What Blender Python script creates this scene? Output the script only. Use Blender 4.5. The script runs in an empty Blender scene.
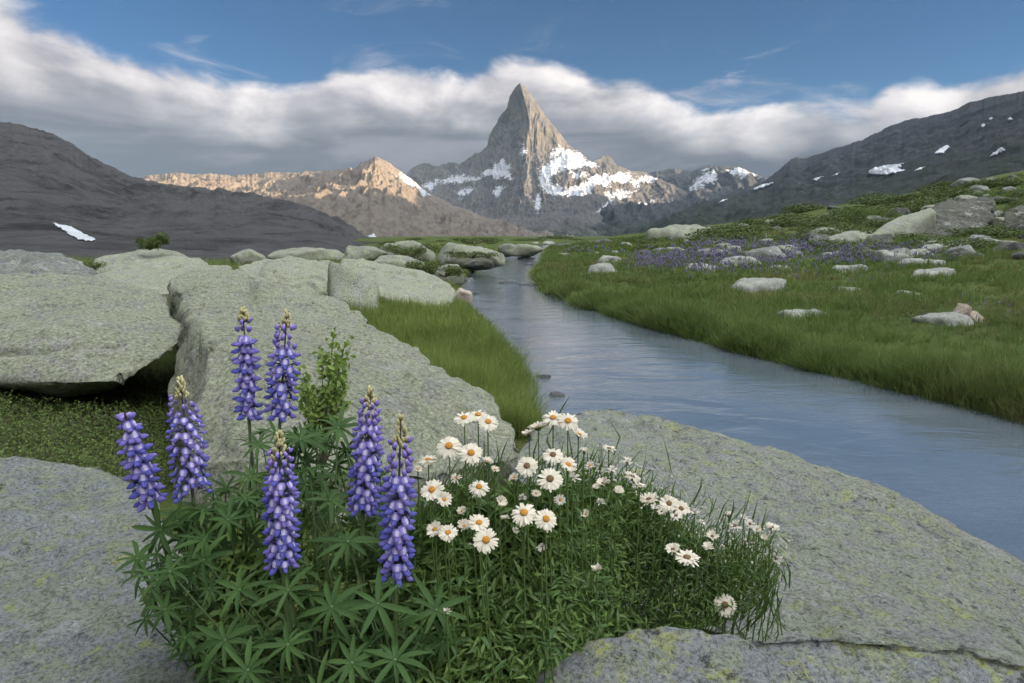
import bpy, bmesh, math, random
import numpy as np
from mathutils import Vector, Matrix, Euler
from mathutils.bvhtree import BVHTree

random.seed(7); RNG = np.random.default_rng(7)
SC = bpy.context.scene
COL = SC.collection
rad = math.radians

# ------------------------------------------------------------------ camera
F, CX, CY, HOR = 683.0, 512.0, 341.5, 236.0
CAM = np.array([0.0, 0.0, 1.6])
PITCH = math.atan((CY - HOR) / F)
cp, sp = math.cos(PITCH), math.sin(PITCH)
cam_d = bpy.data.cameras.new('camera'); cam = bpy.data.objects.new('camera', cam_d); COL.objects.link(cam)
cam.location = CAM; cam.rotation_euler = (math.pi / 2 - PITCH, 0, 0)
cam_d.sensor_width = 36; cam_d.lens = 36 * F / 1024; cam_d.clip_start = 0.02; cam_d.clip_end = 30000
SC.camera = cam

def ray(px, py):
    u, v = (px - CX) / F, (py - CY) / F
    return np.array([u, cp - v * sp, -sp - v * cp])
def P(px, py, Y):
    d = ray(px, py); return CAM + d * (Y / d[1])
def pix(p):
    q = np.asarray(p) - CAM
    zc = q[1] * cp - q[2] * sp; yc = q[1] * sp + q[2] * cp
    return CX + F * q[0] / zc, CY - F * yc / zc

# ------------------------------------------------------------------ noise (numpy)
def _h(i, j, k, s):
    h = (i * 374761393 + j * 668265263 + k * 2147483647 + s * 1274126177) & 0xFFFFFFFF
    h = ((h ^ (h >> 13)) * 1274126177) & 0xFFFFFFFF
    h = ((h ^ (h >> 16)) * 2246822519) & 0xFFFFFFFF
    return ((h ^ (h >> 15)) & 0xFFFFFF) / float(0xFFFFFF)
def vnoise(Q, seed=0):
    Q = np.asarray(Q, float); I = np.floor(Q).astype(np.int64); f = Q - I
    u = f * f * f * (f * (f * 6 - 15) + 10)
    r = 0
    for a in (0, 1):
        wa = u[:, 0] if a else 1 - u[:, 0]
        for b in (0, 1):
            wb = u[:, 1] if b else 1 - u[:, 1]
            for c in (0, 1):
                wc = u[:, 2] if c else 1 - u[:, 2]
                r = r + wa * wb * wc * _h(I[:, 0] + a, I[:, 1] + b, I[:, 2] + c, seed)
    return r * 2 - 1
def fbm(Q, oct=4, seed=0, gain=.5):
    Q = np.asarray(Q, float); r = 0; a = 1; t = 0
    for o in range(oct):
        r = r + a * vnoise(Q * (2.03 ** o) + 17.3 * o, seed + o); t += a; a *= gain
    return r / t
def ridged(Q, oct=5, seed=0, gain=.5):
    Q = np.asarray(Q, float); r = 0; a = 1; t = 0
    for o in range(oct):
        n = 1 - np.abs(vnoise(Q * (2.07 ** o) + 9.1 * o, seed + o)); r = r + a * n * n; t += a; a *= gain
    return r / t
def sstep(a, b, x):
    t = np.clip((np.asarray(x, float) - a) / (b - a), 0, 1); return t * t * (3 - 2 * t)

# ------------------------------------------------------------------ mesh / object helpers
def mesh_np(name, V, polys, mats, mi=None, smooth=True):
    """polys: list of (n,k) int arrays"""
    me = bpy.data.meshes.new(name)
    V = np.ascontiguousarray(V, dtype=np.float32)
    idx = np.concatenate([p.reshape(-1) for p in polys]).astype(np.int32)
    sizes = np.concatenate([np.full(len(p), p.shape[1]) for p in polys])
    starts = np.concatenate([[0], np.cumsum(sizes)[:-1]]).astype(np.int32)
    me.vertices.add(len(V)); me.vertices.foreach_set('co', V.reshape(-1))
    me.loops.add(len(idx)); me.loops.foreach_set('vertex_index', idx)
    me.polygons.add(len(sizes)); me.polygons.foreach_set('loop_start', starts)
    if mi is not None: me.polygons.foreach_set('material_index', np.asarray(mi, dtype=np.int32))
    me.polygons.foreach_set('use_smooth', np.full(len(sizes), smooth, dtype=bool))
    for m in (mats if isinstance(mats, (list, tuple)) else [mats]): me.materials.append(m)
    me.update(calc_edges=True); me.validate()
    return me
def link(name, me, parent=None, loc=None):
    o = bpy.data.objects.new(name, me); COL.objects.link(o)
    if loc is not None: o.location = loc
    if parent is not None: o.parent = parent
    return o
def tag(o, label=None, cat=None, group=None, kind=None):
    if label: o['label'] = label
    if cat: o['category'] = cat
    if group: o['group'] = group
    if kind: o['kind'] = kind
    return o
def empty(name, loc):
    o = bpy.data.objects.new(name, None); COL.objects.link(o); o.location = loc; o.empty_display_size = .05
    return o
class MB:
    """collects vertices and faces of one mesh"""
    def __init__(s): s.v = []; s.f = {3: [], 4: []}; s.m = {3: [], 4: []}; s.n = 0
    def add(s, V, Fc, m=0):
        V = np.asarray(V, float); Fc = np.asarray(Fc, int); k = Fc.shape[1]
        s.v.append(V); s.f[k].append(Fc + s.n); s.m[k].append(np.full(len(Fc), m)); s.n += len(V)
    def tube(s, pts, radii, n=6, m=0):
        pts = np.asarray(pts, float); radii = np.broadcast_to(radii, (len(pts),))
        t = np.gradient(pts, axis=0); t /= np.linalg.norm(t, axis=1, keepdims=True) + 1e-12
        ref = np.array([0.31, .95, .1]) if abs(t[0][2]) > .6 else np.array([0, 0, 1.])
        a = np.cross(t, ref); a /= np.linalg.norm(a, axis=1, keepdims=True) + 1e-12; b = np.cross(t, a)
        th = np.linspace(0, 2 * np.pi, n, endpoint=False)
        V = pts[:, None] + radii[:, None, None] * (np.cos(th)[None, :, None] * a[:, None] + np.sin(th)[None, :, None] * b[:, None])
        k = len(pts); V = V.reshape(-1, 3); Fc = []
        for i in range(k - 1):
            for j in range(n): Fc.append((i * n + j, i * n + (j + 1) % n, (i + 1) * n + (j + 1) % n, (i + 1) * n + j))
        s.add(V, Fc, m)
    def ellipsoid(s, c, r, nu=8, nv=6, m=0, rot=None):
        V = [(0, 0, 1)]
        for i in range(1, nv):
            a = math.pi * i / nv
            for j in range(nu):
                b = 2 * math.pi * j / nu; V.append((math.sin(a) * math.cos(b), math.sin(a) * math.sin(b), math.cos(a)))
        V.append((0, 0, -1)); V = np.array(V) * np.asarray(r)
        if rot is not None: V = V @ np.asarray(rot).T
        V = V + np.asarray(c); q = []; t = []
        for j in range(nu): t.append((0, 1 + j, 1 + (j + 1) % nu))
        for i in range(nv - 2):
            for j in range(nu):
                a = 1 + i * nu + j; b = 1 + i * nu + (j + 1) % nu; q.append((a, a + nu, b + nu, b))
        L = len(V) - 1
        for j in range(nu): t.append((L, 1 + (nv - 2) * nu + (j + 1) % nu, 1 + (nv - 2) * nu + j))
        n0 = s.n; s.v.append(V); s.n += len(V)
        s.f[4].append(np.array(q) + n0); s.m[4].append(np.full(len(q), m))
        s.f[3].append(np.array(t) + n0); s.m[3].append(np.full(len(t), m))
    def mesh(s, name, mats, base=(0, 0, 0), smooth=True):
        V = np.concatenate(s.v) - np.asarray(base); P_, M_ = [], []
        for k in (3, 4):
            if s.f[k]: P_.append(np.concatenate(s.f[k])); M_.append(np.concatenate(s.m[k]))
        return mesh_np(name, V, P_, mats, np.concatenate(M_), smooth)
    def build(s, name, mats, parent=None, base=(0, 0, 0), loc=None, smooth=True):
        return link(name, s.mesh(name, mats, base, smooth), parent, loc)

# ------------------------------------------------------------------ materials
class NT:
    def __init__(s, name):
        s.mat = bpy.data.materials.new(name); s.mat.use_nodes = True
        s.t = s.mat.node_tree; s.t.nodes.clear(); s.out = s.t.nodes.new('ShaderNodeOutputMaterial')
    def n(s, typ, **kw):
        nd = s.t.nodes.new('ShaderNode' + typ)
        for k, v in kw.items():
            if k in ('ins',): continue
            setattr(nd, k, v)
        return nd
    def l(s, a, b): s.t.links.new(a, b)
    def setin(s, sock, v):
        if hasattr(v, 'is_output') or isinstance(v, bpy.types.NodeSocket): s.l(v, sock)
        else: sock.default_value = v
    def noise(s, vec, scale, detail=6, rough=.55, dist=0.0):
        nd = s.n('TexNoise'); s.setin(nd.inputs['Vector'], vec)
        nd.inputs['Scale'].default_value = scale; nd.inputs['Detail'].default_value = detail
        nd.inputs['Roughness'].default_value = rough; nd.inputs['Distortion'].default_value = dist
        return nd.outputs[0]
    def voro(s, vec, scale, feature='F1', out='Distance'):
        nd = s.n('TexVoronoi', feature=feature); s.setin(nd.inputs['Vector'], vec); nd.inputs['Scale'].default_value = scale
        return nd.outputs[out]
    def ramp(s, fac, a, b, lo=0.0, hi=1.0):
        nd = s.n('MapRange', interpolation_type='SMOOTHSTEP'); s.setin(nd.inputs['Value'], fac)
        nd.inputs['From Min'].default_value = a; nd.inputs['From Max'].default_value = b
        nd.inputs['To Min'].default_value = lo; nd.inputs['To Max'].default_value = hi
        return nd.outputs[0]
    def mix(s, fac, a, b, mode='MIX'):
        nd = s.n('Mix', data_type='RGBA', blend_type=mode)
        s.setin(nd.inputs[0], fac)
        for sock, v in ((nd.inputs[6], a), (nd.inputs[7], b)):
            if isinstance(v, (tuple, list)): sock.default_value = (*v[:3], 1)
            else: s.l(v, sock)
        return nd.outputs[2]
    def math(s, op, a, b=0.0, c=0.0, clamp=False):
        nd = s.n('Math', operation=op, use_clamp=clamp); s.setin(nd.inputs[0], a); s.setin(nd.inputs[1], b)
        if op in ('MULTIPLY_ADD',): s.setin(nd.inputs[2], c)
        return nd.outputs[0]
    def coord(s, what='Object'):
        return s.n('TexCoord').outputs[what]
    def mapping(s, vec, scale=(1, 1, 1), rot=(0, 0, 0)):
        nd = s.n('Mapping'); s.l(vec, nd.inputs['Vector']); nd.inputs['Scale'].default_value = scale; nd.inputs['Rotation'].default_value = rot
        return nd.outputs[0]
    def bump(s, h, strength=.5, dist=.01, normal=None):
        nd = s.n('Bump'); s.l(h, nd.inputs['Height']); nd.inputs['Strength'].default_value = strength; nd.inputs['Distance'].default_value = dist
        if normal is not None: s.l(normal, nd.inputs['Normal'])
        return nd.outputs[0]
    def principled(s, color, rough=.8, spec=.3, normal=None, **kw):
        nd = s.n('BsdfPrincipled')
        if isinstance(color, (tuple, list)): nd.inputs['Base Color'].default_value = (*color[:3], 1)
        else: s.l(color, nd.inputs['Base Color'])
        s.setin(nd.inputs['Roughness'], rough); nd.inputs['Specular IOR Level'].default_value = spec
        if normal is not None: s.l(normal, nd.inputs['Normal'])
        for k, v in kw.items(): s.setin(nd.inputs[k], v)
        return nd
    def done(s, shader): s.l(shader.outputs[0] if hasattr(shader, 'outputs') else shader, s.out.inputs['Surface']); return s.mat

def rock_material(name, c1, c2, lichen, la, yellow, ya, dark, da, speck=1.0, sc=1.0, bump=.9, white=.55):
    m = NT(name); co = m.coord('Object')
    big = m.noise(co, 1.3 * sc, 5, .6)
    c = m.mix(m.ramp(big, .35, .65), c1, c2)
    crust = m.noise(m.mapping(co, (1, 1, 1), (.7, .2, 1.3)), 2.1 * sc, 12, .72, .3)
    c = m.mix(m.ramp(crust, .555, .60, 0, .55), c, (.40, .41, .36))
    stain = m.noise(m.mapping(co, (1, 1, .35), (.1, .9, .4)), 1.1 * sc, 10, .7, .5)
    c = m.mix(m.ramp(stain, .54, .66, 0, .6), c, tuple(x * .5 for x in c2))
    # greenish crust of map lichen, with ragged edges
    ln = m.noise(co, 5 * sc, 12, .80, .15)
    c = m.mix(m.math('MULTIPLY', m.ramp(ln, .60 - .2 * la, .645 - .2 * la), .8), c, lichen)
    yn = m.noise(m.mapping(co, (1, 1, 1), (1.1, .4, .2)), 7 * sc, 10, .75, .5)
    c = m.mix(m.math('MULTIPLY', m.math('MULTIPLY', m.ramp(yn, .68 - .18 * ya, .72 - .18 * ya), m.ramp(crust, .60, .42, .15, 1.0)), .85), c, yellow)
    # crystal grain
    g = m.noise(co, 42 * sc, 6, .85)
    c = m.mix(m.ramp(g, .505, .575, .0, .85 * speck), c, m.mix(.62, c, (.03, .032, .034)), 'MIX')
    c = m.mix(m.ramp(g, .47, .40, .0, .55 * speck), c, tuple(min(.62, x * 1.75) for x in c2))
    w = m.voro(co, 34 * sc)
    wn = m.noise(co, 9 * sc, 4, .6)
    wmask = m.math('MULTIPLY', m.ramp(w, .34, .12), m.ramp(wn, .5, .62))
    c = m.mix(m.math('MULTIPLY', wmask, white), c, (.50, .51, .47))
    dn = m.noise(m.mapping(co, (1, 1, 1), (.3, 1.2, .7)), 10 * sc, 10, .8, .1)
    c = m.mix(m.math('MULTIPLY', m.ramp(dn, .68 - .16 * da, .74 - .16 * da), .85), c, dark)
    d2 = m.voro(co, 75 * sc)
    c = m.mix(m.math('MULTIPLY', m.ramp(d2, .30, .10), .55 * speck), c, (.035, .037, .04))
    hgt = m.math('ADD', m.math('MULTIPLY', g, .8), m.math('ADD', m.math('MULTIPLY', ln, 1.5), m.math('MULTIPLY', m.noise(co, 20 * sc, 7, .75), 1.6)))
    hgt = m.math('ADD', hgt, m.math('MULTIPLY', m.ramp(dn, .5, .75), -.5))
    nrm = m.bump(hgt, bump, .03 / sc)
    return m.done(m.principled(c, .88, .25, nrm))

GREYG = rock_material('granite_pale_lichen', (.255, .255, .212), (.31, .30, .235), (.30, .315, .195), .75, (.37, .39, .18), .45, (.05, .052, .05), .62, 1.0, 1.0)
GREYB = rock_material('granite_grey_lichen', (.275, .285, .275), (.21, .218, .215), (.27, .29, .20), .62, (.34, .37, .09), .74, (.042, .046, .048), .62, 1.1, 2.3, 1.0)
GREYR = rock_material('granite_yellow_lichen', (.30, .30, .268), (.235, .235, .22), (.29, .31, .205), .66, (.36, .38, .12), .75, (.045, .047, .045), .8, 1.1, 2.0, 1.0)
GREYT = rock_material('granite_bright_lichen', (.30, .305, .30), (.23, .235, .235), (.30, .32, .22), .6, (.40, .42, .12), .85, (.04, .042, .045), .8, 1.1, 2.6, 1.0)
FARR = rock_material('granite_far', (.18, .18, .148), (.225, .22, .168), (.22, .235, .14), .6, (.29, .30, .15), .3, (.07, .07, .065), .55, .8, .6, .5)
DARKG = rock_material('granite_weathered', (.14, .14, .13), (.19, .187, .17), (.18, .19, .13), .5, (.24, .25, .14), .3, (.045, .045, .043), .8, 1.0, 1.2, .7)
PALER = rock_material('granite_bleached', (.245, .24, .205), (.19, .188, .165), (.28, .28, .2), .4, (.34, .34, .2), .2, (.09, .09, .085), .5, .8, 1.0, .5)
DARKR = rock_material('granite_dark', (.055, .053, .043), (.085, .082, .064), (.075, .08, .045), .45, (.22, .22, .12), .2, (.05, .05, .048), .5, .8, .7, .5)
WETR = rock_material('stone_wet', (.06, .062, .065), (.09, .09, .088), (.07, .08, .06), .3, (.1, .1, .08), .1, (.03, .03, .03), .5, .8, 2.0, .5)
TANR = rock_material('stone_tan', (.36, .29, .22), (.30, .25, .20), (.33, .29, .2), .3, (.36, .33, .2), .1, (.12, .1, .08), .4, .8, 2.0, .5)

def leaf_material(name, c1, c2, trans=.35, rough=.5, spec=.35, tcol=None, nscale=6.0, vein=False):
    m = NT(name)
    rnd = m.n('NewGeometry').outputs['Random Per Island']
    n = m.noise(m.coord('Object'), nscale, 3, .6)
    f = m.math('ADD', m.math('MULTIPLY', rnd, .65), m.math('MULTIPLY', m.ramp(n, .3, .7), .35))
    c = m.mix(f, c1, c2)
    p = m.principled(c, rough, spec)
    tr = m.n('BsdfTranslucent')
    tc = m.mix(.5, c, tcol if tcol else tuple(min(1, x * 1.6) for x in c2))
    m.l(tc, tr.inputs['Color'])
    mx = m.n('MixShader'); mx.inputs[0].default_value = trans
    m.l(p.outputs[0], mx.inputs[1]); m.l(tr.outputs[0], mx.inputs[2])
    return m.done(mx)
M_LUPLEAF = leaf_material('lupin_leaf', (.020, .048, .012), (.060, .108, .028), .22, .6, .15)
M_LUPSTEM = leaf_material('lupin_stem', (.07, .10, .04), (.09, .13, .05), .05)
M_RACHIS = leaf_material('lupin_rachis', (.055, .045, .06), (.07, .06, .06), .0)
M_VIOLET = leaf_material('lupin_violet', (.15, .125, .38), (.25, .20, .50), .25, .8, .08)
M_BLUE = leaf_material('lupin_blue', (.095, .095, .36), (.16, .15, .46), .25, .8, .08)
M_LAV = leaf_material('lupin_lavender', (.27, .22, .48), (.38, .31, .58), .2, .8, .08)
M_VIOPALE = leaf_material('lupin_pale', (.42, .36, .62), (.66, .60, .74), .2, .6, .2)
M_PINK = leaf_material('lupin_pink', (.30, .20, .46), (.42, .30, .54), .2, .6, .2)
M_CREAM = leaf_material('lupin_cream_bud', (.37, .33, .15), (.50, .44, .24), .15, .6, .2)
M_DAISYLEAF = leaf_material('daisy_leaf', (.03, .072, .018), (.065, .125, .028), .25, .5, .3)
M_DAISYSTEM = leaf_material('daisy_stem', (.07, .115, .03), (.10, .15, .045), .1)
M_PETAL = leaf_material('daisy_petal', (.55, .49, .38), (.72, .65, .53), .3, .6, .2, (.8, .78, .7))
M_FADED = leaf_material('daisy_faded_petal', (.50, .46, .38), (.62, .56, .48), .25, .7, .2, (.7, .6, .5))
M_UNDER = leaf_material('undergrowth_leaf', (.026, .056, .012), (.11, .175, .036), .22, .55, .3)
M_GRASS = leaf_material('grass_blade', (.046, .078, .017), (.135, .178, .048), .3, .7, .12, None, .35)
M_DRY = leaf_material('dry_grass_blade', (.085, .095, .03), (.175, .17, .068), .25, .75, .1, None, .35)
M_SEDGE = leaf_material('sedge_blade', (.055, .085, .015), (.19, .23, .055), .3, .6, .2, None, 1.0)
M_SHRUB = leaf_material('shrub_leaf', (.034, .056, .012), (.10, .125, .028), .2, .6, .25, None, 2.0)
M_MAT = leaf_material('mat_leaf', (.045, .075, .016), (.115, .155, .036), .2, .6, .2, None, 2.0)
M_WILLOW = leaf_material('willow_leaf', (.11, .17, .03), (.22, .30, .065), .3, .5, .3)
M_HEATH = leaf_material('heath_bloom', (.105, .095, .15), (.21, .18, .27), .1, .7, .1, None, 1.0)
def disc_mat(c1=(.56, .29, .04), c2=(.32, .13, .02)):
    m = NT('daisy_disc'); co = m.coord('Object')
    v = m.voro(co, 700); c = m.mix(m.ramp(v, .1, .6), c1, c2)
    return m.done(m.principled(c, .8, .2, m.bump(v, .6, .001)))
M_DISC = disc_mat()
M_DISC2 = disc_mat((.24, .14, .05), (.10, .06, .03))
def twig_mat():
    m = NT('twig_bark'); n = m.noise(m.coord('Object'), 30, 4)
    return m.done(m.principled(m.mix(n, (.05, .035, .022), (.13, .10, .07)), .85))
M_TWIG = twig_mat()
def snow_mat():
    m = NT('old_snow'); co = m.coord('Object'); n = m.noise(co, .05, 8, .65)
    c = m.mix(m.ramp(n, .35, .7), (.44, .45, .47), (.33, .33, .33))
    return m.done(m.principled(c, .7, .2, m.bump(n, .5, 2.0)))
M_SNOW = snow_mat()
def ground_mat():
    m = NT('meadow_soil'); geo = m.n('NewGeometry'); pos = geo.outputs['Position']
    sep = m.n('SeparateXYZ'); m.l(pos, sep.inputs[0])
    a = m.noise(pos, .35, 8, .65); b = m.noise(pos, 2.2, 8, .7); d = m.noise(pos, 20, 5, .7); e = m.noise(pos, .06, 6, .6)
    c = m.mix(m.ramp(a, .35, .65), (.045, .066, .014), (.085, .105, .024))
    c = m.mix(m.ramp(b, .5, .72, 0, .7), c, (.105, .095, .04))
    c = m.mix(m.ramp(e, .54, .66, 0, .6), c, (.12, .115, .065))
    c = m.mix(m.ramp(d, .35, .7, 0, .55), c, (.022, .028, .010))
    wet = m.ramp(sep.outputs['Z'], .14, .03)
    bed = m.mix(m.ramp(m.voro(pos, 7), .1, .5), (.06, .055, .045), (.03, .027, .022))
    c = m.mix(wet, c, bed)
    h = m.math('ADD', m.math('MULTIPLY', b, .7), m.math('MULTIPLY', d, .35))
    return m.done(m.principled(c, .95, .1, m.bump(h, .9, .12)))
M_GROUND = ground_mat()
def water_mat():
    m = NT('river_water'); pos = m.n('NewGeometry').outputs['Position']
    w1 = m.noise(m.mapping(pos, (.9, 1.7, 1), (0, 0, -.25)), 1.3, 3, .5, .6)
    w2 = m.noise(m.mapping(pos, (1.0, 1.9, 1), (0, 0, .15)), 7.5, 5, .62, .6)
    w3 = m.noise(m.mapping(pos, (1, 1.6, 1), (0, 0, .4)), .35, 3, .5)
    h = m.math('ADD', m.math('MULTIPLY', w1, 1.0), m.math('MULTIPLY', m.math('MULTIPLY', w2, .30), m.ramp(w3, .35, .65, .30, 1.0)))
    nrm = m.bump(h, .32, .06)
    c = m.mix(m.ramp(w3, .35, .7), (.070, .086, .102), (.105, .12, .135))
    p = m.principled(c, .06, 1.0, nrm, IOR=1.55)
    return m.done(p)
M_WATER = water_mat()

def mountain_mat(name, rock1, rock2, scree, green=None, gz=(0, 60), snow=0.0, snow_z=(100, 300), sc=.01, attr=False):
    m = NT(name); geo = m.n('NewGeometry'); pos = geo.outputs['Position']
    sp_ = m.n('SeparateXYZ'); m.l(pos, sp_.inputs[0]); z = sp_.outputs['Z']
    sn = m.n('SeparateXYZ'); m.l(geo.outputs['Normal'], sn.inputs[0]); nz = sn.outputs['Z']
    a = m.noise(pos, sc, 9, .68, .3); b = m.noise(m.mapping(pos, (1, 1, .35)), sc * 6, 8, .72, .4); d = m.noise(pos, sc * 30, 5, .75)
    c = m.mix(m.ramp(a, .3, .7), rock1, rock2)
    c = m.mix(m.ramp(b, .42, .7, 0, .75), c, tuple(x * .45 for x in rock1))
    fan = m.noise(m.mapping(pos, (1, .22, .5), (0, 0, .12)), sc * 5, 7, .65, .5)
    c = m.mix(m.math('MULTIPLY', m.math('MULTIPLY', m.ramp(nz, .40, .72), m.ramp(d, .3, .6, .6, .95)), m.ramp(fan, .42, .56, .08, 1)), c, scree)
    c = m.mix(m.ramp(d, .45, .75, 0, .45), c, tuple(x * 1.35 for x in rock2))
    if green:
        gm = m.math('MULTIPLY', m.ramp(z, gz[1], gz[0]), m.ramp(m.noise(pos, sc * 2.5, 8, .7), .38, .56, 0, .9))
        c = m.mix(gm, c, green)
    if snow:
        sm = m.math('MULTIPLY', m.ramp(nz, .40, .62), m.ramp(m.noise(m.mapping(pos, (1, 1, 2.2)), sc * 3.2, 9, .68, .6), .62 - .25 * snow, .66 - .25 * snow))
        sm = m.math('MULTIPLY', sm, m.ramp(z, snow_z[0], snow_z[1]))
        c = m.mix(sm, c, (.62, .63, .65))
    if attr:
        at = m.n('Attribute', attribute_name='snow').outputs['Fac']
        br = m.math('ADD', at, m.math('MULTIPLY', m.math('SUBTRACT', m.noise(m.mapping(pos, (1, .5, 1.6)), sc * 8, 10, .75), .5), 3.2))
        c = m.mix(m.math('MULTIPLY', m.ramp(br, .46, .70), m.ramp(at, .02, .25)), c, (.43, .44, .46))
    h = m.math('ADD', b, m.math('MULTIPLY', d, .5))
    return m.done(m.principled(c, .95, .1, m.bump(h, .9, .10 / sc)))

# ------------------------------------------------------------------ terrain
LY = [-30, -10, 0, 1.6, 2.6, 3.5, 4.5, 5.4, 7.3, 10, 13.8, 16.3, 20, 28, 42, 57, 80, 120, 200]
LX = [10, 6.5, 3.6, 2.7, 2.1, 1.1, .45, .1, .19, -.18, -.85, -1.3, -1.5, -1.7, -1.35, -1.0, .3, 5, 20]
RY = [-30, -10, 0, 4, 5.7, 6.4, 7.6, 9.2, 12.1, 14.9, 20, 26.5, 37, 53, 80, 120, 200]
RX = [17, 12, 8, 5.3, 4.45, 4.25, 3.8, 3.22, 2.46, 1.72, .98, .85, 1.7, 2.6, 4.2, 9, 25]
def river_s(x, y):
    l = np.interp(y, LY, LX); r = np.interp(y, RY, RX)
    wob = .10 * vnoise(np.stack([x * .0, y * 1.3, y * 0], -1), 3) * sstep(5, 9, y)
    return np.minimum(x - l, r - x) + wob
def height(x, y):
    x = np.atleast_1d(np.asarray(x, float)); y = np.atleast_1d(np.asarray(y, float))
    x, y = np.broadcast_arrays(x, y)
    s = river_s(x, y)
    l = np.interp(y, LY, LX); r = np.interp(y, RY, RX)
    far = np.hypot(x, y)
    # banks
    right = sstep(0, .35, -s) * .16 + sstep(0, 3, x - r) * .08
    xr = np.maximum(x - 1.5, 0)
    slope = (.00155 * xr ** 2 + .052 * xr) * np.clip(y / 55, .22, 1) * sstep(230, 100, far)
    slope = np.minimum(slope, 22)
    right = right + slope * sstep(0, 3, x - r)
    left = sstep(0, .3, -s) * .2 + sstep(.2, 5, l - x) * .42 + sstep(6, 40, l - x) * .1
    mid = .5 * (l + r)
    land = np.where(x > mid, right, left)
    Q = np.stack([x, y, x * 0], -1)
    amp = sstep(.2, 4, -s)
    land = land + amp * (.08 * fbm(Q * .9, 3, 11) + .32 * fbm(Q * .16, 3, 12) * sstep(6, 30, far) + 1.1 * fbm(Q * .035, 3, 13) * sstep(30, 110, far) * sstep(0, 25, -s))
    # soil pocket the flowers grow in
    land = np.maximum(land, .76 * np.exp(-(((x + .08) / .62) ** 4 + ((y - 1.1) / .62) ** 4)))
    land = land - .9 * sstep(-.12, -.22, x / np.maximum(y, 1)) * sstep(24, 38, y)
    bed = -.06 - .35 * sstep(0, .9, s) + .05 * fbm(Q * 1.6, 3, 14)
    h = np.where(s > 0, bed, land)
    return h
def h1(x, y): return float(height([x], [y])[0])
def ground_hit(px, py, y0=1.0, y1=600):
    d = ray(px, py)
    ys = np.geomspace(y0, y1, 1500); pts = CAM[None] + d[None] * (ys / d[1])[:, None]
    below = pts[:, 2] < height(pts[:, 0], pts[:, 1])
    i = int(np.argmax(below)) if below.any() else len(ys) - 1
    return pts[i]

def build_ground():
    a = np.concatenate([np.linspace(-180, -48, 45)[:-1], np.linspace(-48, 48, 400), np.linspace(48, 180, 45)[1:]])
    r = np.concatenate([[.0], np.geomspace(.25, 6500, 380)])
    A, R = np.meshgrid(np.radians(a), r)
    x = R * np.sin(A); y = R * np.cos(A)
    z = height(x.ravel(), y.ravel())
    n, k = A.shape
    V = np.stack([x.ravel(), y.ravel(), z], -1)
    I = np.arange(n * k).reshape(n, k)
    q = np.stack([I[:-1, :-1], I[:-1, 1:], I[1:, 1:], I[1:, :-1]], -1).reshape(-1, 4)
    o = link('ground', mesh_np('ground', V, [q], M_GROUND)); tag(o, 'grassy valley floor of meadow and bare soil', 'ground', kind='structure')
build_ground()
def build_water():
    ys = np.concatenate([np.linspace(-30, 5, 60), np.geomspace(5.2, 200, 160)])
    V = []; u = np.linspace(0, 1, 14)
    for y in ys:
        l = np.interp(y, LY, LX) - .5; r = np.interp(y, RY, RX) + .5
        for t in u: V.append((l + (r - l) * t, y, 0))
    n, k = len(ys), len(u); I = np.arange(n * k).reshape(n, k)
    q = np.stack([I[:-1, :-1], I[:-1, 1:], I[1:, 1:], I[1:, :-1]], -1).reshape(-1, 4)
    o = link('water', mesh_np('water', np.array(V), [q], M_WATER)); tag(o, 'mountain river winding down the valley', 'river', kind='structure')
build_water()

# ------------------------------------------------------------------ mountains
BVH = {}
def poly_mask(X, Yp, poly, na, seed=3):
    """soft mask of a polygon in view, its edge broken by noise; about .5 at the edge"""
    poly = np.array(poly, float); Q = np.stack([X.ravel() * .16, Yp.ravel() * .3, np.full(X.size, seed * 1.7)], -1)
    Xn = X + na * fbm(Q, 4, 50 + seed).reshape(X.shape); Yn = Yp + na * .6 * fbm(Q + 40, 4, 60 + seed).reshape(X.shape)
    inside = np.zeros(X.shape, bool); dmin = np.full(X.shape, 1e9); j = len(poly) - 1
    for i in range(len(poly)):
        xi, yi = poly[i]; xj, yj = poly[j]
        inside ^= ((yi > Yn) != (yj > Yn)) & (Xn < (xj - xi) * (Yn - yi) / (yj - yi + 1e-9) + xi)
        t = np.clip(((Xn - xj) * (xi - xj) + (Yn - yj) * (yi - yj)) / ((xi - xj) ** 2 + (yi - yj) ** 2), 0, 1)
        dmin = np.minimum(dmin, np.hypot(Xn - xj - t * (xi - xj), (Yn - yj - t * (yi - yj)) * 1.3)); j = i
    return np.clip(.5 + np.where(inside, dmin, -dmin) / 7.0, 0, 1)
def curve(pts):
    p = np.array(pts, float); return lambda x: np.interp(x, p[:, 0], p[:, 1])
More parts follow.
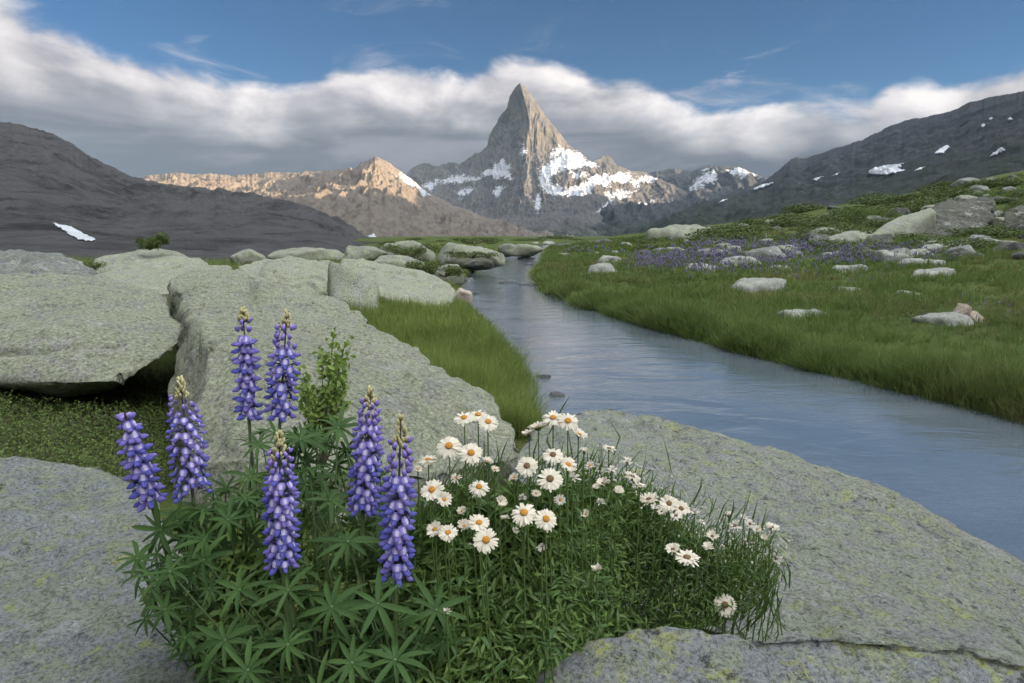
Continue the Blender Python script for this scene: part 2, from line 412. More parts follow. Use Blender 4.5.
def relief(name, label, sky, foot, mat, Yc=None, Yf=None, depth=None, dx=1.5, rows=110, jag=2.0, amp=0, size=300, seed=1, g=1.0, back=900, octv=8, gully=2.2, warp=.5, ymix=.1, cliff=0, gain=.56, snow=()):
    """mountain side: skyline and foot of its slope, with its real distances; rugged in metres"""
    sky_c, foot_c = curve(sky), curve(foot)
    px = np.arange(sky[0][0], sky[-1][0] + dx, dx); v = np.linspace(0, 1, rows)
    z0 = px * 0
    J = .7 * fbm(np.stack([px * .09, z0 + seed, z0], -1), 3, seed + 40, .6) + .75 * (ridged(np.stack([px * .22, z0 + seed, z0], -1), 3, seed + 41, .6) - .55)
    top = sky_c(px) - jag * J
    PX, VV = np.meshgrid(px, v)
    PY = foot_c(PX) + (top[None] - foot_c(PX)) * VV
    if depth is not None: Y = depth(PX, PY, VV)
    else: Y = curve(Yf)(PX) + (curve(Yc)(PX) - curve(Yf)(PX)) * VV ** g
    D = np.stack([(PX - CX) / F, cp - (PY - CY) / F * sp, -sp - (PY - CY) / F * cp], -1)
    W0 = (CAM + D * (Y / D[..., 1])[..., None]).reshape(-1, 3)
    far = ((Y / Y.max()) ** .9).ravel(); crest_k = np.clip((1 - VV) * 6, .12, 1).ravel()
    if cliff:      # steep faces: push along the line of sight
        q = W0 / size * np.array([1, ymix, 1 / gully]); q = q + warp * np.stack([fbm(q * .8, 3, seed + 60), fbm(q * .8 + 31, 3, seed + 61), fbm(q * .8 + 77, 3, seed + 62)], -1)
        N = ridged(q, octv, seed, gain) - .55 + .5 * fbm(q * 2.6 + 5, 6, seed + 5, .62)
        Vf = (CAM + D * ((Y - cliff * (N * np.clip(crest_k * 2, .25, 1)).reshape(PX.shape)) / D[..., 1])[..., None])
    else: Vf = W0.reshape(PX.shape + (3,)).copy()
    if amp:        # slopes: gullies and spurs in the height
        q = np.stack([W0[:, 0] / size, W0[:, 1] / (size * gully), W0[:, 0] * 0], -1); q = q + warp * np.stack([fbm(q * .7, 3, seed + 63), fbm(q * .7 + 31, 3, seed + 64), q[:, 0] * 0], -1)
        N = ridged(q, octv, seed + 2, gain) - .5 + .35 * fbm(np.stack([W0[:, 0], W0[:, 1] * .6, W0[:, 2]], -1) / size * 5, 5, seed + 6, .6)
        Vf[..., 2] += (amp * N * far * crest_k).reshape(PX.shape)
    foot_row = Vf[0].copy(); foot_row[:, 2] = np.minimum(foot_row[:, 2] - 3, -3)
    crest = Vf[-1]; rowsb = []
    for t in (.15, .4, .7, 1.0):
        b = crest.copy(); k = back * t; dirn = crest[:, :2] / np.linalg.norm(crest[:, :2], axis=1, keepdims=True)
        b[:, :2] += dirn * k; b[:, 2] = crest[:, 2] * (1 - t) ** 1.2 - 5 * t
        rowsb.append(b)
    V = np.concatenate([foot_row[None], Vf, np.array(rowsb)]); n, k = V.shape[:2]
    I = np.arange(n * k).reshape(n, k)
    q = np.stack([I[:-1, :-1], I[:-1, 1:], I[1:, 1:], I[1:, :-1]], -1).reshape(-1, 4)
    V = V.reshape(-1, 3)
    me = mesh_np(name, V, [q], mat); o = link(name, me); tag(o, label, 'mountain', kind='structure')
    if len(snow):
        m = np.zeros(PX.shape)
        for (poly, na) in snow: m = np.maximum(m, poly_mask(PX, PY, poly, na))
        m = np.concatenate([np.zeros((1, len(px))), m, np.zeros((4, len(px)))]).ravel().astype(np.float32)
        at = me.attributes.new('snow', 'FLOAT', 'POINT'); at.data.foreach_set('value', m)
    BVH[name] = BVHTree.FromPolygons([tuple(p) for p in V], [tuple(f) for f in q])
    return o

MM_LEFT = mountain_mat('scree_dark', (.024, .0225, .0225), (.105, .099, .095), (.095, .091, .088), None, sc=.018)
MM_RIDGE = mountain_mat('ridge_rock', (.105, .088, .073), (.20, .168, .135), (.175, .147, .12), None, sc=.012, attr=True)
MM_PEAK = mountain_mat('peak_rock', (.048, .048, .051), (.155, .138, .118), (.095, .09, .084), (.035, .042, .028), (10, 60), sc=.008, attr=True)
MM_FAR = mountain_mat('far_rock', (.045, .046, .048), (.075, .072, .072), (.062, .062, .06), (.028, .036, .024), (20, 160), sc=.006, attr=True)
MM_RIGHT = mountain_mat('right_rock', (.032, .032, .035), (.056, .053, .054), (.045, .044, .045), (.027, .034, .018), (60, 330), sc=.012)

relief('mountain_left', 'dark scree mountain with a rounded shoulder', [(-420, 10), (-260, 45), (-100, 95), (0, 120), (20, 123), (42, 129), (70, 142), (100, 160), (130, 174), (160, 182), (200, 187), (250, 193), (300, 203), (330, 214), (350, 226), (378, 243), (420, 256)],
       [(-420, 275), (0, 266), (300, 260), (420, 257)], MM_LEFT, [(-420, 480), (0, 560), (150, 640), (420, 300)], [(-420, 20), (0, 22), (180, 24), (300, 34), (420, 60)], jag=2.4, amp=30, size=120, seed=3, g=1.6, back=250, rows=240, gully=2.5, warp=.7, dx=1.0, gain=.55)
relief('mountain_ridge', 'long low ridge of tan rock ending in a small knob', [(90, 186), (120, 180), (150, 174), (180, 172), (210, 173), (240, 175), (290, 172), (340, 169), (356, 167), (362, 161), (368, 160), (375, 155), (386, 160), (400, 170), (415, 181), (430, 193), (450, 203), (480, 214), (520, 228), (560, 240), (590, 247)],
       [(90, 248), (590, 248)], MM_RIDGE, [(90, 2000), (375, 2250), (590, 2400)], [(90, 600), (375, 700), (590, 1500)], jag=1.8, amp=85, size=170, seed=11, g=1.05, back=700, dx=.7, rows=260, gully=2.2, warp=.8, gain=.58,
       snow=[([(399, 171), (409, 175), (418, 184), (430, 195), (423, 197), (412, 190), (404, 181)], 3)])
def peak_depth(X, Yp, v):
    t = [70, 85, 110, 150, 172, 190, 215, 246]
    face = np.interp(Yp, t, [4170, 4140, 4060, 3920, 3800, 3660, 3330, 2000])
    ar = np.interp(Yp, [80, 95, 110, 125, 140, 155, 170, 190, 215, 246], [519, 523, 527, 530, 527, 526, 528, 522, 517, 512])
    dl = np.maximum(ar - X, 0); dr = np.maximum(X - ar, 0)
    sl_ = np.interp(Yp, t, [9, 9, 9, 9, 8.5, 8, 6, 2]); sr_ = np.interp(Yp, t, [7.5, 7.5, 7.2, 6.2, 4.6, 3.6, 3, 1.5])
    wl_ = np.interp(Yp, t, [90, 90, 90, 85, 85, 90, 110, 140])
    yl = sl_ * wl_ * np.tanh(dl / wl_); yr = sr_ * 90 * np.tanh(dr / 90)
    bench = -330 * np.exp(-((X - 578) / 50) ** 2) * sstep(148, 178, Yp)
    return face + yl + yr + bench
SNOW_PEAK = [([(538, 178), (546, 166), (558, 158), (564, 150), (575, 151), (586, 158), (600, 165), (590, 168), (574, 168), (560, 171), (548, 177), (552, 188), (541, 188)], 5), ([(476, 178), (492, 168), (504, 157), (509, 164), (513, 175), (498, 178)], 4),
  ([(432, 183), (458, 176), (478, 176), (486, 178), (466, 181), (448, 185)], 4), ([(543, 183), (560, 184), (568, 192), (556, 197), (545, 191)], 5), ([(566, 188), (585, 181), (602, 176), (618, 172), (634, 174), (622, 184), (600, 188), (590, 194), (574, 196)], 10),
  ([(537, 193), (541, 197), (540, 209), (536, 214), (535, 203)], 2), ([(594, 211), (605, 204), (615, 200), (609, 206), (600, 213)], 3), ([(522, 240), (527, 234), (531, 232), (527, 240)], 2), ([(548, 160), (556, 150), (562, 146), (566, 150), (556, 158)], 6), ([(632, 180), (645, 176), (660, 178), (650, 183), (636, 186)], 6),
  ([(418, 188), (432, 184), (440, 187), (428, 192)], 5), ([(455, 190), (470, 186), (478, 189), (462, 195)], 6), ([(492, 190), (502, 183), (506, 186), (497, 195)], 4), ([(604, 196), (622, 190), (640, 190), (628, 196), (610, 200)], 8), ([(520, 152), (524, 146), (527, 150), (523, 158)], 3), ([(640, 204), (650, 199), (656, 200), (646, 206)], 4), ([(570, 172), (584, 172), (590, 175), (574, 178)], 5)]
relief('mountain_peak', 'tall pyramid shaped rock horn with one sunlit face and snow fields at its foot',
       [(395, 200), (404, 178), (412, 168), (420, 164), (430, 163), (438, 166), (448, 162), (460, 163), (470, 157), (482, 151), (487, 146), (489, 136), (494, 127), (500, 116), (507, 107), (510, 95), (514, 88), (519, 84), (525, 87), (531, 96), (538, 105), (546, 116), (556, 128), (565, 139), (574, 148), (583, 155), (592, 163), (597, 158), (604, 154), (611, 157), (617, 165), (630, 170), (645, 173), (670, 182), (700, 200)],
       [(395, 248), (700, 248)], MM_PEAK, depth=peak_depth, dx=.5, rows=320, jag=3.0, cliff=58, amp=55, size=150, seed=21, back=700, octv=8, gully=3.0, gain=.6, snow=SNOW_PEAK, warp=.6)
SNOW_FAR = [([(642, 185), (656, 180), (670, 180), (662, 184), (650, 187)], 4), ([(684, 188), (698, 178), (713, 174), (717, 178), (704, 183), (692, 188)], 4), ([(662, 192), (676, 187), (686, 188), (674, 193)], 3), ([(726, 172), (742, 170), (757, 176), (748, 180), (738, 177)], 4), ([(620, 178), (632, 176), (640, 179), (626, 183)], 5), ([(700, 170), (712, 167), (718, 169), (706, 173)], 3), ([(664, 204), (672, 198), (676, 199), (668, 206)], 3), ([(714, 207), (722, 200), (730, 197), (725, 203)], 2)]
relief('mountain_far', 'distant range of low snowy summits', [(590, 182), (620, 172), (640, 173), (655, 171), (672, 168), (690, 171), (704, 166), (716, 164), (728, 165), (738, 166), (750, 171), (765, 178), (790, 184), (850, 196)],
       [(590, 248), (850, 248)], MM_FAR, [(590, 4800), (850, 4600)], [(590, 2000), (850, 1700)], dx=.8, rows=240, jag=1.8, amp=170, size=330, seed=31, back=600, g=1.0, gully=2.2, warp=.7, snow=SNOW_FAR)
relief('mountain_right', 'dark mountainside rising beyond the meadow with snow patches', [(540, 248), (600, 238), (660, 219), (690, 206), (740, 190), (765, 180), (778, 170), (788, 161), (797, 156), (806, 158), (830, 150), (860, 140), (890, 126), (915, 118), (950, 110), (985, 98), (1024, 90), (1100, 62), (1200, 35), (1350, 15), (1600, 0)],
       [(540, 250), (1600, 250)], MM_RIGHT, [(540, 1600), (660, 2600), (740, 3000), (797, 3300), (900, 2700), (1024, 2000), (1200, 1700), (1600, 1300)], [(540, 500), (660, 500), (800, 330), (1024, 200), (1600, 150)], dx=1.3, rows=260, jag=1.8, amp=95, size=210, seed=41, g=1.25, back=800, gully=2.4, warp=.7)
# unseen valley wall added beside and behind the camera to block the low sun
def sun_block_wall():
    ctrl = np.array([(2030, 1350, 420), (1750, 700, 500), (1500, 100, 520), (1450, -600, 560), (1500, -1500, 600), (1600, -3000, 650)], float)
    t = np.linspace(0, len(ctrl) - 1, 160); k = np.arange(len(ctrl))
    cx = np.interp(t, k, ctrl[:, 0]); cy = np.interp(t, k, ctrl[:, 1]); cz = np.interp(t, k, ctrl[:, 2])
    cz = cz + 45 * fbm(np.stack([t * 4, t * 0, t * 0], -1), 4, 5)
    rows = []
    for f, dx_ in ((0, -1000), (.18, -700), (.42, -430), (.7, -210), (1, 0), (.6, 250), (0, 700)):
        w = 60 * fbm(np.stack([t * 6, t * 0 + dx_ * .01, t * 0], -1), 4, 6)
        rows.append(np.stack([cx + dx_ + w * (f < 1), cy, cz * f - 3], -1))
    V = np.array(rows); n, kk = V.shape[:2]; I = np.arange(n * kk).reshape(n, kk)
    q = np.stack([I[:-1, :-1], I[:-1, 1:], I[1:, 1:], I[1:, :-1]], -1).reshape(-1, 4)
    o = link('mountain_sun_block', mesh_np('mountain_sun_block', V.reshape(-1, 3), [q], MM_RIGHT)); tag(o, 'unseen valley side added to shade the meadow', 'mountain', kind='structure')
sun_block_wall()

# ---- snow patches lying on the slopes
def snow_patch(label, mount, poly, step=.8, lift=.0025, noise_amp=2.0, seed=0, holes=0, group='old snow patches on the mountainsides'):
    poly = np.array(poly, float); x0, y0 = poly.min(0) - 2; x1, y1 = poly.max(0) + 2
    xs = np.arange(x0, x1, step); ys = np.arange(y0, y1, step * .8)
    X, Yp = np.meshgrid(xs, ys)
    Q = np.stack([X.ravel() * .45, Yp.ravel() * .75, np.full(X.size, seed)], -1)
    Xn = X + noise_amp * fbm(Q, 3, 50 + seed).reshape(X.shape); Yn = Yp + noise_amp * .6 * fbm(Q + 40, 3, 60 + seed).reshape(X.shape)
    inside = np.zeros(X.shape, bool); j = len(poly) - 1
    for i in range(len(poly)):
        xi, yi = poly[i]; xj, yj = poly[j]
        c = ((yi > Yn) != (yj > Yn)) & (Xn < (xj - xi) * (Yn - yi) / (yj - yi + 1e-9) + xi); inside ^= c; j = i
    core = inside.copy(); core[1:] &= inside[:-1]; core[:-1] &= inside[1:]; core[:, 1:] &= inside[:, :-1]; core[:, :-1] &= inside[:, 1:]
    idx = -np.ones(X.shape, int); V = []
    for a in range(X.shape[0]):
        for b in range(X.shape[1]):
            if not inside[a, b]: continue
            d = Vector(ray(X[a, b], Yp[a, b])).normalized(); hit = BVH[mount].ray_cast(Vector(CAM), d)
            if hit[0] is None: continue
            nrm = hit[1]; nrm = nrm if nrm.dot(d) < 0 else -nrm
            k = lift * hit[3] * (1 if core[a, b] else -.5)
            idx[a, b] = len(V); V.append(hit[0] - d * k * .6 + nrm * k)
    q = np.stack([idx[:-1, :-1], idx[:-1, 1:], idx[1:, 1:], idx[1:, :-1]], -1).reshape(-1, 4); q = q[(q >= 0).all(1)]
    if len(q) < 2: return
    V = np.array(V); E = np.concatenate([q[:, [0, 1]], q[:, [1, 2]], q[:, [2, 3]], q[:, [3, 0]]]); aa = np.concatenate([E[:, 0], E[:, 1]]); bb = np.concatenate([E[:, 1], E[:, 0]]); dg_ = np.bincount(aa, minlength=len(V)).clip(1)
    for _ in range(6):
        S_ = np.stack([np.bincount(aa, V[bb, k], len(V)) for k in range(3)], -1) / dg_[:, None]; V = np.where(dg_[:, None] > 1, V * .4 + S_ * .6, V)
    V = V; base = V.mean(0)
    o = link('snow_patch', mesh_np('snow_patch', V - base, [q[:, ::-1]], M_SNOW), loc=base); tag(o, label, 'snow patch', group)
SP = [
 ('arrow shaped snow patch on the dark scree mountain', 'mountain_left', [(48, 221), (58, 225), (68, 226), (82, 233), (97, 240), (92, 243), (78, 241), (66, 234)], 1.0),
 ('widest snow patch on the dark mountainside, in two joined lobes', 'mountain_right', [(866, 175), (874, 168), (890, 165), (906, 163), (900, 169), (906, 171), (888, 176)], 1.0),
 ('snow patch like a leaf high on the dark mountainside', 'mountain_right', [(932, 156), (940, 149), (949, 145), (951, 148), (944, 154)], .8),
 ('ragged snow patch near the bushy skyline of the hillside', 'mountain_right', [(988, 158), (995, 152), (1003, 147), (1007, 151), (998, 156)], 1.0),
 ('small slanting snow streak low on the dark mountainside', 'mountain_right', [(806, 182), (820, 177), (826, 176), (818, 181)], .7),
 ('tiny snow fleck beside the small slanting streak', 'mountain_right', [(829, 178), (838, 173), (841, 172), (838, 176)], .6),
 ('thin snow line trailing from the two lobed patch', 'mountain_right', [(912, 172), (920, 168), (929, 166), (922, 171)], .6),
 ('long faint snow streak at the toe of the dark mountainside', 'mountain_right', [(752, 189), (764, 184), (776, 182), (768, 187), (756, 191)], .7),
 ('short slanting snow streak in the green gully', 'mountain_right', [(714, 206), (722, 200), (729, 198), (725, 202)], .6),
 ('round snow dot high on the dark mountainside', 'mountain_right', [(980, 127), (984, 124), (987, 126), (984, 129)], .4),
 ('snow dot nearest the top of the dark mountainside', 'mountain_right', [(988, 120), (992, 117), (995, 119), (991, 122)], .4),
 ('snow dot close to the edge of the picture on the dark mountainside', 'mountain_right', [(1007, 120), (1012, 117), (1014, 120), (1010, 122)], .4),
 ('small bright snow scrap at the foot of the tan ridge', 'mountain_ridge', [(367, 237), (371, 235), (374, 233), (377, 238), (372, 240)], .5),
]
for i, (lab, mt, poly, na) in enumerate(SP): snow_patch(lab, mt, poly, seed=i, noise_amp=na * 1.8, lift=.0022, step=.4, holes=.12 if 'ragged' in lab or 'band' in lab else (.3 if mt == 'mountain_peak' else .4))

# ------------------------------------------------------------------ rocks
FOOT = []        # rock footprints where no grass grows (x, y, rx, ry)
def remeshed(hulls, voxel):
    bm = bmesh.new()
    for pts in hulls:
        vs = [bm.verts.new(tuple(p)) for p in pts]
        r = bmesh.ops.convex_hull(bm, input=vs)
        junk = [g for g in r['geom_interior'] if isinstance(g, bmesh.types.BMVert)] + [g for g in r['geom_unused'] if isinstance(g, bmesh.types.BMVert)]
        bmesh.ops.delete(bm, geom=list(set(junk)), context='VERTS')
    bmesh.ops.recalc_face_normals(bm, faces=bm.faces)
    me = bpy.data.meshes.new('tmp'); bm.to_mesh(me); bm.free()
    o = bpy.data.objects.new('tmp', me); COL.objects.link(o)
    md = o.modifiers.new('r', 'REMESH'); md.mode = 'VOXEL'; md.voxel_size = voxel; md.adaptivity = 0
    dg = bpy.context.evaluated_depsgraph_get(); ev = o.evaluated_get(dg); m2 = bpy.data.meshes.new_from_object(ev)
    bpy.data.objects.remove(o); bpy.data.meshes.remove(me)
    return m2
def smooth_np(me, it):
    n = len(me.vertices); V = np.empty(n * 3, np.float32); me.vertices.foreach_get('co', V); V = V.reshape(-1, 3).astype(float)
    E = np.empty(len(me.edges) * 2, np.int32); me.edges.foreach_get('vertices', E); E = E.reshape(-1, 2)
    a = np.concatenate([E[:, 0], E[:, 1]]); b = np.concatenate([E[:, 1], E[:, 0]]); deg = np.bincount(a, minlength=n).clip(1)
    for _ in range(it):
        S = np.stack([np.bincount(a, V[b, k], n) for k in range(3)], -1) / deg[:, None]
        V = V * .4 + S * .6
    return V
def put_co(me, V):
    me.vertices.foreach_set('co', np.ascontiguousarray(V, np.float32).reshape(-1)); me.update()
def rock_mesh(hulls, voxel, smooth, a1, f1, a2, f2, seed, mat, grooves=(), grow=.6, a3=0, f3=20.0, ex=None):
    me = remeshed(hulls, voxel); V = smooth_np(me, smooth); put_co(me, V)
    N0 = np.empty(len(V) * 3, np.float32); me.vertices.foreach_get('normal', N0); V = V + N0.reshape(-1, 3) * voxel * grow; put_co(me, V)
    N = np.empty(len(V) * 3, np.float32); me.vertices.foreach_get('normal', N); N = N.reshape(-1, 3)
    d = a1 * fbm(V * f1, 4, seed) + a2 * (ridged(V * f2, 4, seed + 5) - .5) * -1
    if a3: d = d - a3 * np.clip(fbm(V * f3, 4, seed + 8, .65) + .1, -.2, 1) * (.6 + .8 * np.clip(fbm(V * f3 * .15, 2, seed + 3), -.5, .6))
    for (p0, p1, w, dep) in grooves:
        p0 = np.array(p0); p1 = np.array(p1); ab = p1 - p0
        wob = w * 1.2 * fbm(V * 3.0 / max(w * 12, .05) * .2, 2, seed + 77)
        t = np.clip(((V - p0) @ ab) / (ab @ ab), 0, 1); dist = np.linalg.norm(V - (p0 + t[:, None] * ab), axis=1) + np.abs(wob) * .5
        d = d - dep * np.exp(-(dist / w) ** 2)
    if ex:      # exfoliation: thin sheets that have broken off, with sharp low steps
        for s_, k_ in ((1.0, 1.0), (1.9, .6)):
            e = fbm(V * ex[0] * s_, 4, seed + 21, .55); d = d - ex[1] * k_ * (sstep(.06, .085, e) + sstep(-.17, -.15, e) * .7)
    put_co(me, V + N * d[:, None])
    me.polygons.foreach_set('use_smooth', np.ones(len(me.polygons), bool))
    me.materials.clear(); me.materials.append(mat)
    return me
def center(me):
    V = np.empty(len(me.vertices) * 3, np.float32); me.vertices.foreach_get('co', V); V = V.reshape(-1, 3)
    c = V.mean(0); c[2] = V[:, 2].min(); put_co(me, V - c); return c
def rock(name, label, hulls, mat, voxel=.03, smooth=10, a1=.04, f1=2.0, a2=.015, f2=6.0, seed=0, grooves=(), cat='rock', group=None, foot=True, a3=0, f3=20.0, ex=None):
    me = rock_mesh(hulls, voxel, smooth, a1, f1, a2, f2, seed, mat, grooves, .6, a3, f3, ex); me.name = name
    c = center(me); o = link(name, me, loc=c); tag(o, label, cat, group)
    V = np.empty(len(me.vertices) * 3, np.float32); me.vertices.foreach_get('co', V); V = V.reshape(-1, 3)
    if foot: FOOT.append((c[0], c[1], V[:, 0].max(), V[:, 1].max()))
    return o
PP = lambda L: [P(*q) for q in L]
def down(L, z, dy=0): return [np.array([p[0], p[1] + dy, z]) for p in PP(L)]

# grey slab in the corner
S1 = [(-60, 459, 2.3), (0, 458, 2.32), (60, 457, 2.32), (112, 457, 2.3), (150, 470, 2.1), (190, 540, 1.55), (225, 640, 1.15), (235, 720, .95), (120, 800, .85), (-60, 760, .9), (-140, 640, 1.2), (-120, 520, 1.8)]
rock('rock_slab', 'broad flat grey slab with yellow lichen, the lupins leaning over its edge', [PP(S1) + down(S1, .25)], GREYB, .013, 14, .035, 1.6, .022, 5, 1, cat='rock', a3=.014, f3=24, ex=(1.1, .016))
# long whaleback
CR_C = [(P(252, 268, 9.0), P(258, 300, 5.4), .035, .10), (P(258, 300, 5.4), P(232, 345, 3.25), .03, .07), (P(300, 330, 5.0), P(420, 372, 4.9), .03, .06)]
CR_B = [(P(-20, 352, 4.2), P(90, 338, 4.3), .03, .08), (P(90, 338, 4.3), P(165, 345, 4.6), .025, .06), (P(40, 300, 5.2), P(120, 312, 5.0), .03, .05)]
C_top = [(166, 277, 8.0), (195, 266, 9.0), (240, 268, 9.0), (292, 285, 8.4), (345, 304, 7.6), (380, 331, 6.2), (430, 361, 5.2), (480, 386, 4.6), (514, 412, 4.25), (192, 302, 4.8), (200, 336, 3.4), (240, 336, 3.3), (250, 300, 5.4), (200, 278, 6.8)]
C_foot = [(172, 470, 2.55), (240, 455, 2.5), (330, 470, 2.6), (440, 470, 2.9), (540, 450, 3.6), (186, 400, 2.95)]
rock('long_boulder', 'long whaleback boulder of pale lichened granite behind the tall lupins', [PP(C_top) + PP(C_foot) + down(C_top, .05) + down(C_foot, .2)], GREYG, .028, 6, .07, 1.0, .05, 2.6, 2, CR_C, cat='boulder', a3=.028, f3=13, ex=(.55, .04))
# overhanging boulder
B_top = [(-120, 286, 6.0), (0, 278, 6.6), (60, 275, 6.6), (108, 277, 6.4), (160, 292, 6.0), (193, 322, 5.0), (190, 340, 4.6), (-120, 372, 4.1), (0, 380, 4.0), (60, 386, 3.95), (122, 384, 3.95), (158, 362, 4.2), (-120, 330, 4.4), (70, 320, 4.6)]
B_bot = [(-120, 392, 4.4), (0, 394, 4.3), (60, 396, 4.3), (110, 392, 4.4), (-120, 380, 7), (60, 350, 7), (150, 330, 6.2)]
rock('overhanging_boulder', 'massive flat topped boulder with a dark undercut beside the whaleback', [PP(B_top) + PP(B_bot)], GREYG, .030, 7, .07, 1.1, .045, 2.4, 4, CR_B, cat='boulder', a3=.018, f3=11, ex=(.5, .016))
# river rock
R_top = [(525, 428, 3.7), (505, 468, 2.7), (570, 406, 3.9), (610, 402, 3.95), (680, 415, 3.65), (760, 440, 3.35), (840, 471, 3.1), (920, 507, 2.85), (1000, 546, 2.65), (1080, 588, 2.45), (1250, 690, 2.1), (560, 440, 3.1), (540, 500, 2.2), (600, 600, 1.6), (800, 650, 1.42), (1024, 668, 1.4), (1250, 760, 1.4), (800, 500, 2.4), (950, 560, 2.1)]
gr = [(P(982, 570, 2.22), P(1003, 592, 2.1), .018, .05), (P(1003, 592, 2.1), P(1030, 612, 2.0), .014, .02)]
rock('sloping_rock', 'large rounded granite rock sloping into the river, spotted with yellow green lichen', [PP(R_top) + down(R_top, -.3, .25)], GREYR, .014, 11, .045, 1.4, .03, 4, 6, gr, a3=.015, f3=24, ex=(.9, .018))
# low rock at the bottom edge
T_top = [(490, 705, .97), (535, 660, 1.05), (585, 634, 1.10), (650, 622, 1.13), (740, 618, 1.14), (840, 620, 1.14), (930, 627, 1.13), (1040, 650, 1.10), (1200, 700, 1.08), (1200, 900, .78), (700, 800, .84), (520, 780, .87)]
rock('low_rock', 'low grey rock with bright lichen crust in front of the daisies', [PP(T_top) + down(T_top, .3)], GREYT, .010, 13, .028, 2.2, .016, 6, 8, a3=.011, f3=32, ex=(1.5, .010))
# mid-distance rocks, outlines placed by where their feet stand
def block(name, label, top, bot, mat, voxel, depth=1.6, sink=.35, smooth=6, a1=.06, a2=.03, f1=1.1, f2=3.2, seed=0, cat='boulder', group=None, ex=None, a3=0, f3=6.0):
    pts = PP(top) + PP(bot); lo = min(p[2] for p in pts) - sink
    back = [np.array([p[0] * (1 + depth / p[1]), p[1] + depth, lo]) for p in PP(bot)] + [np.array([p[0] * (1 + .5 * depth / p[1]), p[1] + depth * .5, lo]) for p in PP(top)]
    return rock(name, label, [pts + back + [np.array([p[0], p[1] + .1, lo]) for p in PP(bot)]], mat, voxel, smooth, a1, f1, a2, f2, seed, cat=cat, group=group, ex=ex, a3=a3, f3=f3)
block('rough_outcrop', 'rough pebbly grey outcrop behind the overhanging boulder', [(-60, 260, 13), (0, 254, 13.5), (30, 256, 13.5), (70, 261, 13), (90, 268, 12.5)], [(-60, 285, 11), (0, 282, 11), (95, 280, 11)], DARKG, .07, 3, smooth=2, a1=.16, a2=.20, f1=1.5, f2=3.4, seed=12)
block('smooth_dome', 'smooth pale dome of rock with a dark bush on top', [(95, 256, 20), (125, 249, 21), (150, 246, 21), (180, 252, 20.5), (205, 260, 20)], [(85, 275, 17), (215, 275, 17)], FARR, .07, 5, seed=13, ex=(.4, .07), a3=.05, f3=5)
block('pale_ledge', 'wide pale ledge between the overhanging boulder and the dome', [(90, 268, 12.5), (130, 262, 13), (180, 260, 13), (230, 262, 13)], [(80, 290, 10.5), (250, 290, 10.5)], GREYG, .05, 4, seed=14, ex=(.5, .05), a3=.035, f3=7)
block('rounded_boulder', 'rounded boulder with a shaded hollow below it, behind the whaleback', [(232, 262, 14), (262, 256, 15), (300, 254, 15), (332, 258, 14.5), (336, 270, 13.2)], [(250, 300, 12), (300, 300, 12.2), (332, 285, 12.8)], GREYG, .045, 3, seed=15, ex=(.5, .05), a3=.035, f3=7)
block('cracked_block', 'squarish cracked block leaning against the long river slab', [(330, 262, 11.9), (352, 268, 11.7), (376, 281, 11.5)], [(334, 306, 11.2), (374, 306, 11.1)], GREYG, .06, 1.2, smooth=3, seed=16)
block('river_slab', 'long flat slab with a pinkish broken end at the river', [(340, 257, 15.5), (375, 259, 15.5), (420, 269, 15), (450, 281, 14.5), (459, 291, 14)], [(382, 296, 12.6), (400, 306, 12.6), (452, 308, 12.6), (345, 290, 13)], GREYG, .045, 3, smooth=4, seed=17, ex=(.5, .05), a3=.035, f3=7)
def boulder_mesh(w, d, h, seed, mat, vox=None, smooth=3, flat=.0, rough=.07):
    r = np.random.default_rng(seed); n = 26
    u = r.normal(size=(n, 3)); u /= np.linalg.norm(u, axis=1, keepdims=True)
    u = np.sign(u) * np.abs(u) ** .75; u *= (.85 + .25 * r.random((n, 1)))
    u[:, 2] = np.where(u[:, 2] > 0, u[:, 2] * (1 - flat), u[:, 2] * .45)
    pts = u * np.array([w * .5, d * .5, h]); s = max(w, d, h)
    return rock_mesh([pts], vox or s / 34, smooth, s * rough * .7, 2.2 / s, s * rough * .5, 6.0 / s, seed, mat)
def boulder(name, label, x0, x1, yt, yb, mat, seed, depth=.8, Y=None, cat='boulder', group=None, flat=.2, tilt=0, smooth=1, rough=.085):
    base = ground_hit((x0 + x1) / 2, yb) if Y is None else P((x0 + x1) / 2, yb, Y)
    k = base[1] / F; w = (x1 - x0) * k * 1.05; h = max((yb - yt) * k, .05) * 1.05
    me = boulder_mesh(w * 1.06, max(w * depth, h), h * 1.22, seed, mat, flat=flat, smooth=smooth, rough=rough); me.name = name
    o = link(name, me, loc=(base[0], base[1] + w * depth * .35, base[2] - h * .26)); o.rotation_euler = (0, rad(tilt), rad(seed * 47 % 40 - 20))
    tag(o, label, cat, group); FOOT.append((base[0], base[1] + w * depth * .35, w * .47, w * depth * .47))
    return o
g_l = 'boulders along the far stretch of the near bank'
